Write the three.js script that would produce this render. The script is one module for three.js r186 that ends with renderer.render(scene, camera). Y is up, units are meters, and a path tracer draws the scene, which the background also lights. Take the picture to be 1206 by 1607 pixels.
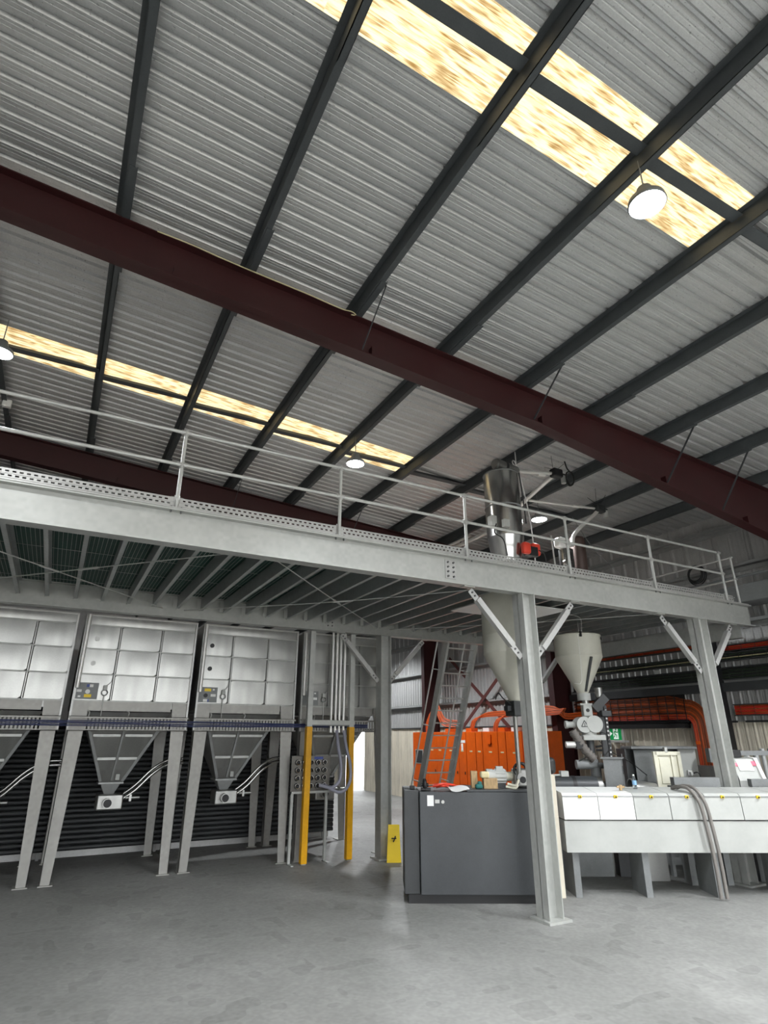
import * as THREE from 'three';
import { mergeGeometries } from 'three/addons/utils/BufferGeometryUtils.js';
import { RoundedBoxGeometry } from 'three/addons/geometries/RoundedBoxGeometry.js';

// ---------------------------------------------------------------- camera, sky, sun, exposure
const scene = new THREE.Scene();
const renderer = new THREE.WebGLRenderer({ antialias: true });
renderer.toneMapping = THREE.LinearToneMapping;
renderer.toneMappingExposure = 1.16;
renderer.shadowMap.enabled = true;
const YAW = 0.492769, PITCH = 0.368849, ROLL = 0.002094, EYE = 2.3;
const camera = new THREE.PerspectiveCamera(2 * Math.atan(803.5 / 911.94) * 180 / Math.PI, 1206 / 1607, 0.05, 400);
camera.position.set(0, EYE, 0);
camera.rotation.set(PITCH, -YAW, ROLL, 'YXZ');
scene.add(camera);
scene.background = new THREE.Color().setRGB(5.0, 5.15, 5.3);            // bright overcast sky
const sun = new THREE.DirectionalLight(new THREE.Color().setRGB(1, 0.95, 0.86), 9);
sun.position.set(-10, 34, 24); sun.target.position.set(0, 0, 8); scene.add(sun, sun.target);
sun.castShadow = true; sun.shadow.mapSize.set(2048, 2048);
Object.assign(sun.shadow.camera, { left: -40, right: 40, top: 45, bottom: -45, near: 1, far: 120 });
const LAMP = 130;                                                        // candela of one high bay lamp

// ---------------------------------------------------------------- helpers
let seed = 7;
const rnd = () => { seed = (seed * 1664525 + 1013904223) >>> 0; return seed / 4294967296; };
const V = (x, y, z) => new THREE.Vector3(x, y, z);
const lin = (r, g, b) => new THREE.Color().setRGB(r, g, b);
const taken = {};
function numbered(n) { const k = taken[n] ?? 0; taken[n] = k + 1; return k ? n + '_' + String(k).padStart(3, '0') : n; }
const origin = new Map();                                              // builder-frame position of a thing's base
function finish(g) {                                                   // uv in metres, by the face's main direction
  const p = g.attributes.position, n = g.attributes.normal, uv = new Float32Array(p.count * 2);
  for (let i = 0; i < p.count; i += 3) {
    let ax = 0, ay = 0, az = 0;
    for (let k = 0; k < 3; k++) { ax += Math.abs(n.getX(i + k)); ay += Math.abs(n.getY(i + k)); az += Math.abs(n.getZ(i + k)); }
    for (let k = 0; k < 3; k++) {
      const x = p.getX(i + k), y = p.getY(i + k), z = p.getZ(i + k), j = (i + k) * 2;
      if (ay >= ax && ay >= az) { uv[j] = x; uv[j + 1] = z; } else if (ax >= az) { uv[j] = z; uv[j + 1] = y; } else { uv[j] = x; uv[j + 1] = y; }
    }
  }
  g.setAttribute('uv', new THREE.BufferAttribute(uv, 2));
  return g;
}
class B {
  constructor() { this.g = []; }
  add(g) { g = g.index ? g.toNonIndexed() : g; for (const k of Object.keys(g.attributes)) if (k !== 'position' && k !== 'normal') g.deleteAttribute(k); this.g.push(g); return this; }
  box(x0, x1, y0, y1, z0, z1) {
    const g = new THREE.BoxGeometry(Math.abs(x1 - x0), Math.abs(y1 - y0), Math.abs(z1 - z0));
    return this.add(g.translate((x0 + x1) / 2, (y0 + y1) / 2, (z0 + z1) / 2));
  }
  rbox(x0, x1, y0, y1, z0, z1, r = 0.01) {
    const g = new RoundedBoxGeometry(Math.abs(x1 - x0), Math.abs(y1 - y0), Math.abs(z1 - z0), 2, r);
    return this.add(g.translate((x0 + x1) / 2, (y0 + y1) / 2, (z0 + z1) / 2));
  }
  bar(a, b, w, h, up = V(0, 1, 0)) {                                   // box from a to b; w across, h towards up
    const A = V(...a), C = V(...b), d = C.clone().sub(A), L = d.length(), g = new THREE.BoxGeometry(w, h, L);
    const z = d.normalize(), x = up.clone().cross(z).normalize(), y = z.clone().cross(x);
    return this.add(g.applyMatrix4(new THREE.Matrix4().makeBasis(x, y, z).setPosition(A.add(C).multiplyScalar(0.5))));
  }
  rod(a, b, r, n = 10, r2 = r) {                                       // cylinder, radius r at a, r2 at b
    const A = V(...a), C = V(...b), d = C.clone().sub(A), g = new THREE.CylinderGeometry(r2, r, d.length(), n);
    const q = new THREE.Quaternion().setFromUnitVectors(V(0, 1, 0), d.clone().normalize());
    return this.add(g.applyQuaternion(q).translate(...A.add(C).multiplyScalar(0.5).toArray()));
  }
  tube(pts, r, n = 8, seg = 0, closed = false) {
    const c = new THREE.CatmullRomCurve3(pts.map((p) => V(...p)), closed, 'centripetal');
    return this.add(new THREE.TubeGeometry(c, seg || pts.length * 6, r, n, closed));
  }
  lathe(prof, [x, y, z], n = 32) { return this.add(new THREE.LatheGeometry(prof.map(([r, h]) => new THREE.Vector2(r, h)), n).translate(x, y, z)); }
  latheTo(prof, at, dir, n = 24) {                                     // lathe whose axis points along dir
    const g = new THREE.LatheGeometry(prof.map(([r, h]) => new THREE.Vector2(r, h)), n);
    return this.add(g.applyQuaternion(new THREE.Quaternion().setFromUnitVectors(V(0, 1, 0), dir)).translate(...at));
  }
  torus(c, R, r, axis = 'y') {
    const g = new THREE.TorusGeometry(R, r, 8, 28);
    if (axis === 'y') g.rotateX(Math.PI / 2); if (axis === 'x') g.rotateY(Math.PI / 2);
    return this.add(g.translate(...c));
  }
  prism(poly, axis, a, b) {                                            // polygon extruded along an axis: x:(z,y)  y:(x,z)  z:(x,y)
    const g = new THREE.ExtrudeGeometry(new THREE.Shape(poly.map(([p, q]) => new THREE.Vector2(p, q))), { depth: Math.abs(b - a), bevelEnabled: false });
    const m = new THREE.Matrix4(), lo = Math.min(a, b), o = V(0, 0, 0);
    if (axis === 'x') m.makeBasis(V(0, 0, 1), V(0, 1, 0), V(1, 0, 0)), o.x = lo;
    else if (axis === 'y') m.makeBasis(V(1, 0, 0), V(0, 0, 1), V(0, 1, 0)), o.y = lo;
    else o.z = lo;
    g.applyMatrix4(m.setPosition(o));
    if (axis !== 'z') { const n = g.index ? g.toNonIndexed() : g, p = n.attributes.position.array; // mirrored basis: turn the winding
      for (let i = 0; i < p.length; i += 9) for (let k = 0; k < 3; k++) { const t = p[i + 3 + k]; p[i + 3 + k] = p[i + 6 + k]; p[i + 6 + k] = t; }
      n.computeVertexNormals(); return this.add(n); }
    return this.add(g);
  }
  quad(a, b, c, d) {                                                   // flat four-corner face
    const g = new THREE.BufferGeometry(); g.setAttribute('position', new THREE.Float32BufferAttribute([...a, ...b, ...c, ...a, ...c, ...d], 3)); g.computeVertexNormals(); return this.add(g);
  }
  bulge(x0, x1, y0, y1, z, h) {                                        // sheet pressed slightly outwards, facing +z
    const g = new THREE.PlaneGeometry(x1 - x0, y1 - y0, 10, 8), p = g.attributes.position, X = (x1 - x0) / 2, Y = (y1 - y0) / 2;
    for (let i = 0; i < p.count; i++) { const a = p.getX(i) / X, b = p.getY(i) / Y; p.setZ(i, h * Math.sin(Math.PI * (a + 1) / 2) * Math.sin(Math.PI * (b + 1) / 2)); }
    g.computeVertexNormals(); return this.add(g.translate((x0 + x1) / 2, (y0 + y1) / 2, z));
  }
  geo() { return finish(this.g.length > 1 ? mergeGeometries(this.g) : this.g[0]); }
}
const $ = () => new B();
function meshOf(name, geo, mat, parent, pos) {
  const m = new THREE.Mesh(geo, mat); m.name = name; m.castShadow = m.receiveShadow = true;
  if (pos) m.position.set(...pos);
  parent.add(m); return m;
}
function part(name, b, mat, parent) {                                  // builder-frame geometry under a thing or one of its parts
  const g = b.geo(), o = origin.get(parent) ?? [0, 0, 0];
  g.translate(-o[0], -o[1], -o[2]);
  const m = meshOf(name, g, mat, parent); origin.set(m, o); return m;
}
function tag(o, label, category, group) { o.userData.label = label; o.userData.category = category; if (group) o.userData.group = group; return o; }
function thing(name, label, category, at, group) {
  const o = new THREE.Group(); o.name = numbered(name); o.position.set(...at); scene.add(o); origin.set(o, at); return tag(o, label, category, group);
}
// the extrusion line stands turned against the hall: frame (u along it, y up, -w away from the camera side)
function thingL(name, label, category, [u, y, w], group) {
  const o = new THREE.Group(), c = Math.cos(YAW), s = Math.sin(YAW);
  o.name = numbered(name); o.position.set(c * u + s * w, y, s * u - c * w); o.rotation.y = -YAW; scene.add(o); origin.set(o, [u, y, -w]);
  return tag(o, label, category, group);
}
function one(name, b, mat, label, category, at, group) {              // a thing that is a single mesh
  const g = b.geo(); g.translate(-at[0], -at[1], -at[2]); const m = meshOf(numbered(name), g, mat, scene, at); origin.set(m, at); return tag(m, label, category, group);
}
function oneL(name, b, mat, label, category, [u, y, w], group) {
  const g = b.geo(), c = Math.cos(YAW), s = Math.sin(YAW); g.translate(-u, -y, w);
  const m = meshOf(numbered(name), g, mat, scene, [c * u + s * w, y, s * u - c * w]); m.rotation.y = -YAW; origin.set(m, [u, y, -w]); return tag(m, label, category, group);
}
function structure(name, at = [0, 0, 0]) { const o = new THREE.Group(); o.name = name; o.position.set(...at); o.userData.kind = 'structure'; scene.add(o); origin.set(o, at); return o; }

// ---------------------------------------------------------------- textures and materials
function lattice(n) { const a = new Float32Array(n * n); for (let i = 0; i < n * n; i++) a[i] = rnd(); return a; }
function noise(n) { const a = lattice(n); return (u, v) => {          // tileable value noise, u and v in 0..1
  const x = u * n, y = v * n, i = Math.floor(x), j = Math.floor(y), f = x - i, g = y - j, s = f * f * (3 - 2 * f), t = g * g * (3 - 2 * g);
  const q = (p, r) => a[((p % n) + n) % n + (((r % n) + n) % n) * n];
  return (q(i, j) * (1 - s) + q(i + 1, j) * s) * (1 - t) + (q(i, j + 1) * (1 - s) + q(i + 1, j + 1) * s) * t; }; }
function tex(size, metres, fn, srgb = true) {
  const d = new Uint8Array(size * size * 4);
  for (let j = 0; j < size; j++) for (let i = 0; i < size; i++) { const c = fn(i / size, j / size), k = (j * size + i) * 4; for (let q = 0; q < 3; q++) d[k + q] = Math.max(0, Math.min(255, (Array.isArray(c) ? c[q] : c) * 255)); d[k + 3] = 255; }
  const t = new THREE.DataTexture(d, size, size); t.wrapS = t.wrapT = THREE.RepeatWrapping; t.magFilter = THREE.LinearFilter; t.minFilter = THREE.LinearMipmapLinearFilter; t.generateMipmaps = true;
  const m = Array.isArray(metres) ? metres : [metres, metres]; t.repeat.set(1 / m[0], 1 / m[1]); if (srgb) t.colorSpace = THREE.SRGBColorSpace; t.needsUpdate = true; return t;
}
const n4 = noise(4), n9 = noise(9), n24 = noise(24), n60 = noise(60), n150 = noise(150);
const fbm = (u, v) => 0.4 * n4(u, v) + 0.28 * n9(u, v) + 0.18 * n24(u, v) + 0.14 * n60(u, v);
const tGalv = tex(512, 2.6, (u, v) => 0.82 + 0.14 * fbm(u, v) + 0.05 * (n60(u, v) - 0.5) * n24(v, u));
const tGalvR = tex(256, 1.3, (u, v) => [1, 0.72 + 0.28 * fbm(u, v), 1], false);
const tStreak = tex(512, [2.2, 1.7], (u, v) => 0.8 + 0.1 * n4(u, v) + 0.08 * n24(u, v * 0.125) + 0.03 * n150(u, v));
const tRoof = tex(512, [1.5, 1.1], (u, v) => 0.78 + 0.1 * fbm(u, v) + 0.05 * n150(u, v) - (n60(u, v) > 0.86 && n150(v, u) > 0.6 ? 0.16 : 0));
const tPaint = tex(256, 1.1, (u, v) => 0.82 + 0.14 * fbm(u, v) + 0.06 * n150(u, v));
const tWeather = tex(512, [2.4, 2.7], (u, v) => { const s = n60(u, v * 0.05) * 0.55 + 0.45 * n24(u, v * 0.2), k = 0.95 - 0.2 * Math.max(0, s - 0.45) - 0.1 * fbm(v, u); return [k, k * 0.985, k * 0.955]; });
const tConc = tex(1024, 5, (u, v) => 0.6 + 0.22 * fbm(u, v) + 0.07 * n150(u, v) + (n24(u, v) > 0.8 ? -0.06 : 0));
const tSky = tex(512, [3, 0.8], (u, v) => { const s = 0.6 * n60(u * 0.2, v) + 0.4 * n150(u * 0.3, v), m = n24(u, v), k = s * 0.6 + m * 0.4; const q = Math.max(0, k - 0.4) * 2.2; return [0.96 - 0.4 * q, 0.9 - 0.46 * q, 0.76 - 0.5 * q]; });
const tHopper = tex(256, 1.4, (u, v) => { const k = 0.9 + 0.1 * fbm(u, v); return [k, k, k * 0.985]; });
const tCard = tex(128, 0.3, (u, v) => 0.8 + 0.2 * n60(u, v * 0.1));
function std(color, rough, metal = 0, map = null, extra = {}) { return new THREE.MeshStandardMaterial({ color, roughness: rough, metalness: metal, map, side: THREE.DoubleSide, ...extra }); }
const M = {
  galv: std(lin(0.57, 0.58, 0.55), 0.5, 0.25, tGalv, { roughnessMap: tGalvR }),
  galvDull: std(lin(0.46, 0.47, 0.46), 0.6, 0.3, tGalv, { roughnessMap: tGalvR }),
  joist: std(lin(0.6, 0.62, 0.61), 0.45, 0.7, tGalv),
  galvBright: std(lin(0.62, 0.62, 0.6), 0.38, 0.3, tGalv),
  rail: std(lin(0.72, 0.73, 0.7), 0.42, 0.3, tGalv),
  binSheet: std(lin(0.43, 0.43, 0.41), 0.32, 0.72, tStreak),
  binLeg: std(lin(0.44, 0.43, 0.4), 0.48, 0.35, tGalv),
  cone: std(lin(0.43, 0.43, 0.41), 0.36, 0.72, tStreak),
  zinc: std(lin(0.74, 0.75, 0.74), 0.4, 0.5, tRoof),
  wallZinc: std(lin(0.66, 0.66, 0.645), 0.42, 0.3, tRoof),
  purlin: std(lin(0.085, 0.095, 0.1), 0.55, 0.2, tPaint),
  red: std(lin(0.038, 0.004, 0.0046), 0.55, 0, tPaint),
  redBrace: std(lin(0.11, 0.03, 0.025), 0.6, 0, tPaint),
  skylight: new THREE.MeshPhysicalMaterial({ color: lin(0.98, 0.96, 0.9), map: tSky, roughness: 1, transmission: 0.2, thickness: 0, side: THREE.DoubleSide }),
  conc: std(lin(0.46, 0.46, 0.44), 0.62, 0, tConc),
  yard: std(lin(0.6, 0.58, 0.54), 0.9, 0, tConc),
  beige: std(lin(0.83, 0.79, 0.69), 0.6, 0, tWeather),
  deck: std(lin(0.008, 0.06, 0.042), 0.6, 0, tPaint),
  deckBounce: std(lin(0.1, 0.085, 0.07), 0.6, 0, tPaint),
  orange: std(lin(0.86, 0.13, 0.006), 0.38, 0, tPaint),
  orangeCable: std(lin(0.62, 0.10, 0.015), 0.45),
  orangeDark: std(lin(0.30, 0.06, 0.012), 0.5),
  brownCable: std(lin(0.16, 0.035, 0.012), 0.5),
  redCable: std(lin(0.5, 0.03, 0.015), 0.45),
  blackCable: std(lin(0.018, 0.019, 0.018), 0.5),
  greenCable: std(lin(0.03, 0.05, 0.025), 0.5),
  blueCable: std(lin(0.03, 0.042, 0.13), 0.4),
  yellow: std(lin(0.85, 0.42, 0.0), 0.45, 0, tPaint),
  yellowSign: std(lin(0.85, 0.6, 0.01), 0.5),
  black: std(lin(0.012, 0.012, 0.013), 0.5),
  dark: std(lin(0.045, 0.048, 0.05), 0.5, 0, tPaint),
  charcoal: std(lin(0.055, 0.06, 0.065), 0.42, 0, tPaint),
  hopper: std(lin(0.62, 0.61, 0.54), 0.5, 0, tHopper),
  creamPlastic: std(lin(0.76, 0.74, 0.62), 0.5, 0, tHopper),
  paleGrey: std(lin(0.5, 0.51, 0.5), 0.5, 0, tHopper),
  midGrey: std(lin(0.24, 0.25, 0.25), 0.5, 0, tPaint),
  steel: std(lin(0.62, 0.62, 0.6), 0.22, 0.95, tStreak),
  brownSteel: std(lin(0.2, 0.19, 0.17), 0.4, 0.6, tStreak),
  steelDull: std(lin(0.45, 0.45, 0.43), 0.38, 0.85, tStreak),
  white: std(lin(0.8, 0.8, 0.78), 0.5),
  pipe: std(lin(0.72, 0.71, 0.68), 0.35, 0.35),
  hose: std(lin(0.30, 0.30, 0.36), 0.5),
  hoseBrown: std(lin(0.2, 0.185, 0.17), 0.5),
  brown: std(lin(0.07, 0.045, 0.038), 0.4, 0.2),
  bolt: std(lin(0.13, 0.13, 0.13), 0.45, 0.6),
  redGlow: std(lin(0.85, 0.05, 0.12), 0.4),
  redPlastic: std(lin(0.75, 0.06, 0.03), 0.4),
  green: std(lin(0.0, 0.3, 0.14), 0.5),
  teal: std(lin(0.02, 0.13, 0.12), 0.8),
  card: std(lin(0.55, 0.38, 0.2), 0.85, 0, tCard),
  paper: std(lin(0.82, 0.82, 0.8), 0.8),
  bag: std(lin(0.66, 0.58, 0.34), 0.8),
  glow: std(lin(0.9, 0.9, 0.9), 0.4, 0, null, { emissive: lin(0.94, 0.97, 1), emissiveIntensity: 26 }),
  blueSticker: std(lin(0.05, 0.08, 0.3), 0.5),
  water: new THREE.MeshPhysicalMaterial({ color: lin(0.86, 0.94, 1), roughness: 0.06, transmission: 1, thickness: 0.04, ior: 1.33 }),
};

// ---------------------------------------------------------------- the hall
const XW = 13.2, XL = -14, ZB = -31, ZO = 12, SLOPE = -0.0705;
const roofY = (x) => 7.958 + SLOPE * x;                                // underside of the purlins
// corrugated sheet: `ribs` ribs of pitch `p`, length L along x, width along +z, ribs rising by h
function corrugated(L, ribs, p, h, slope = 0) {
  const prof = [], w = p * ribs;
  for (let i = 0; i < ribs; i++) { const o = i * p; prof.push([o, 0], [o + p * 0.2, 0], [o + p * 0.22, 0.003], [o + p * 0.26, 0.003], [o + p * 0.28, 0], [o + p * 0.44, 0], [o + p * 0.46, 0.003], [o + p * 0.5, 0.003], [o + p * 0.52, 0], [o + p * 0.62, 0], [o + p * 0.73, h], [o + p * 0.86, h], [o + p * 0.97, 0]); }
  prof.push([w, 0]);
  const g = $();
  for (let i = 0; i + 1 < prof.length; i++) { const [a, b] = prof[i], [c, d] = prof[i + 1]; g.quad([0, b, a], [0, d, c], [L, d + slope * L, c], [L, b + slope * L, a]); }
  return g.geo();
}
const floor = structure('floor'); part('slab', $().box(XL - 0.2, XW + 0.3, -0.25, 0, ZB - 0.2, ZO), M.conc, floor);
const yard = structure('trim_1'); part('yard_slab', $().box(-60, 60, -0.3, -0.02, ZO, 70).box(XW + 0.3, 60, -0.3, -0.02, -70, ZO), M.yard, yard);

const roof = structure('ceiling'), SP = 0.795, Z0 = -9.34, SX = 5.86;
{
  const full = corrugated(XW + 0.5 - XL, 4, SP / 4, 0.036, SLOPE), shortL = corrugated(SX + 8 + 0.06, 4, SP / 4, 0.036, SLOPE);
  const head = corrugated(-8 - XL, 4, SP / 4, 0.036, SLOPE), tail = corrugated(XW + 0.5 - SX, 4, SP / 4, 0.036, SLOPE);
  const yAt = (x) => roofY(x) + 0.203;
  for (let k = -27; k < 27; k++) {
    const z = Z0 + (k - 1) * SP;
    if (k === 0 || k === 9) {
      meshOf('skylight_sheet', shortL, M.skylight, roof, [-8, yAt(-8), z]);
      meshOf('roof_sheet', tail, M.zinc, roof, [SX, yAt(SX), z]); meshOf('roof_sheet', head, M.zinc, roof, [XL, yAt(XL), z]);
    } else meshOf('roof_sheet', full, M.zinc, roof, [XL, yAt(XL), z]);
  }
  const zs = $().box(-0.005, 0.005, 0, 0.2, ZB, ZO + 0.5).box(-0.005, 0.072, 0, 0.006, ZB, ZO + 0.5).box(-0.072, 0.005, 0.194, 0.2, ZB, ZO + 0.5).box(0.066, 0.072, 0, 0.02, ZB, ZO + 0.5).geo();
  const lap = $().box(0.014, 0.022, -0.012, 0.19, -0.85, 0.85).box(0.014, 0.1, -0.012, -0.004, -0.85, 0.85).box(0.094, 0.1, -0.012, 0.012, -0.85, 0.85).geo();
  const bridge = $().box(0.02, 1.5, 0.06, 0.18, -0.065, -0.058).box(0.02, 1.5, 0.06, 0.067, -0.065, 0.065).geo();
  for (let k = -9; k < 9; k++) {
    const x = -0.31 + 1.524 * k, y = roofY(x);
    meshOf('purlin', zs, M.purlin, roof, [x, y, 0]);
    for (const z of [-6.05, -12.93, -19.81]) meshOf('purlin_lap', lap, M.purlin, roof, [x, y, z]);
    if (k >= -5 && k < 7) for (const z of [-9.72, -2.42]) meshOf('bridging', bridge, M.purlin, roof, [x, y - 0.03, z]);
  }
}
// wall on the right: beige liner below, zinc sheets above, girts, a doorway far back
const wallR = structure('wall_right');
{
  const rib = (w, h, n, p, d) => { const g = corrugated(h, n, p, d); g.rotateZ(Math.PI / 2); return finish(g); };   // length up y, ribs towards -x, width along z
  const up = rib(0.76, 2.05, 4, 0.19, 0.028), high = rib(0.76, 2.7, 2, 0.38, 0.028), low = rib(0.76, 2.62, 4, 0.19, 0.016), lintel = rib(0.76, 0.12, 4, 0.19, 0.016);
  for (let k = 0; k < 57; k++) {
    const z = ZB + k * 0.76;
    meshOf('wall_sheet', up, M.wallZinc, wallR, [XW, 2.6, z]); meshOf('upper_sheet', high, M.wallZinc, wallR, [XW, 4.63, z]);
    const door = z > -29 && z < -26.6;
    meshOf('liner_panel', door ? lintel : low, M.beige, wallR, [XW - 0.02, door ? 2.5 : 0, z]);
  }
  part('backing', $().box(XW + 0.03, XW + 0.08, 2.55, 7.3, ZB, ZO).box(XW + 0.03, XW + 0.08, 0, 2.6, ZB, -28.7).box(XW + 0.03, XW + 0.08, 0, 2.6, -26.1, ZO), M.midGrey, wallR);
  for (const y of [3.42, 4.66, 5.9, 6.85]) part('girt', $().box(XW - 0.19, XW - 0.03, y, y + 0.006, ZB, ZO).box(XW - 0.19, XW - 0.184, y, y + 0.07, ZB, ZO).box(XW - 0.04, XW - 0.03, y - 0.1, y + 0.1, ZB, ZO), M.galvDull, wallR);
  part('liner_cap', $().box(XW - 0.08, XW, 2.6, 2.64, ZB, -8.2).box(XW - 0.08, XW, 2.6, 2.64, -8, ZO), M.dark, wallR);
}
const wallB = structure('wall_back'); part('cladding', $().box(XL, XW + 0.1, 0, 9.2, ZB - 0.15, ZB), M.wallZinc, wallB);
const wallL = structure('wall_left'); part('cladding', $().box(XL - 0.15, XL, 0, 9.2, ZB, ZO), M.wallZinc, wallL);
const wallF = structure('wall_front');                                 // behind the camera: one wide roller-door opening
part('cladding', $().box(XL, -9, 0, 9.2, ZO, ZO + 0.15).box(10.5, XW + 0.1, 0, 9.2, ZO, ZO + 0.15).box(-9, 10.5, 6.2, 9.2, ZO, ZO + 0.15), M.wallZinc, wallF);

const part1 = structure('trim_2'); part('partition', $().box(XL, 6.5, 0, 4.4, -15.1, -15.0), M.wallZinc, part1);  // added behind the bins to block light and keep that space dark
// portal frames
function portal(z, label) {
  const t = thing('portal_frame', label, 'steel frame', [12.7, 0, z]);
  const zf = z + 0.105, zb = z - 0.105, top = (x) => roofY(x) - 0.004, bot = (x) => (x < 6 ? 7.41 - 0.079 * x : 7.41 - 0.079 * 6 - 0.152 * (x - 6));
  const xs = [XL + 0.2, 6, 12.95], g = $();
  const poly = (f1, f2) => [...xs.map((x) => [x, f1(x)]), ...xs.slice().reverse().map((x) => [x, f2(x)])];
  part('rafter', $().prism(poly(top, bot), 'z', z - 0.006, z + 0.006).prism(poly(top, (x) => top(x) - 0.016), 'z', zb, zf).prism(poly((x) => bot(x) + 0.016, bot), 'z', zb, zf), M.red, t);
  part('column', $().box(12.36, 12.376, 0, bot(12.4), zb, zf).box(13.0, 13.016, 0, 7, zb, zf).box(12.37, 13.01, 0, 6.6, z - 0.006, z + 0.006), M.red, t);
  part('base_plate', $().box(12.335, 13.1, 0, 0.025, z - 0.2, z + 0.2), M.red, t);
  for (const x of [-3.2, 0.35, 3.0, 6.05, 8.9, 11.2]) part('web_stiffener', $().box(x, x + 0.012, bot(x) + 0.01, bot(x) + 0.16, z + 0.006, zf), M.red, t);
  for (const x of [2.86, 5.9, 8.95, 10.47]) part('fly_brace', $().bar([x, roofY(x) + 0.03, z + 0.78], [x, bot(x) + 0.05, z + 0.08], 0.035, 0.006, V(1, 0, 0)), M.purlin, t);
}
portal(-6.05, 'dark red steel portal rafter crossing the foreground of the roof, deepening to the right');
portal(-12.93, 'dark red portal frame behind the mezzanine, its column beside the narrow white-grey hopper');
portal(-19.81, 'farthest dark red portal frame with its column left of the ladder behind the orange switchboard');
for (const [a, b, w] of [[[13.0, 5.1, -18.9], [13.0, 2.4, -15.4], 'falling towards the hopper'], [[12.92, 4.4, -15.6], [12.92, 2.6, -18.1], 'rising towards the hopper']])
  one('wall_brace', $().bar(a, b, 0.02, 0.12), M.redBrace, 'dark red diagonal wall brace above the switchboard, ' + w, 'brace', [13, 2.5, -17]);

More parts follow.
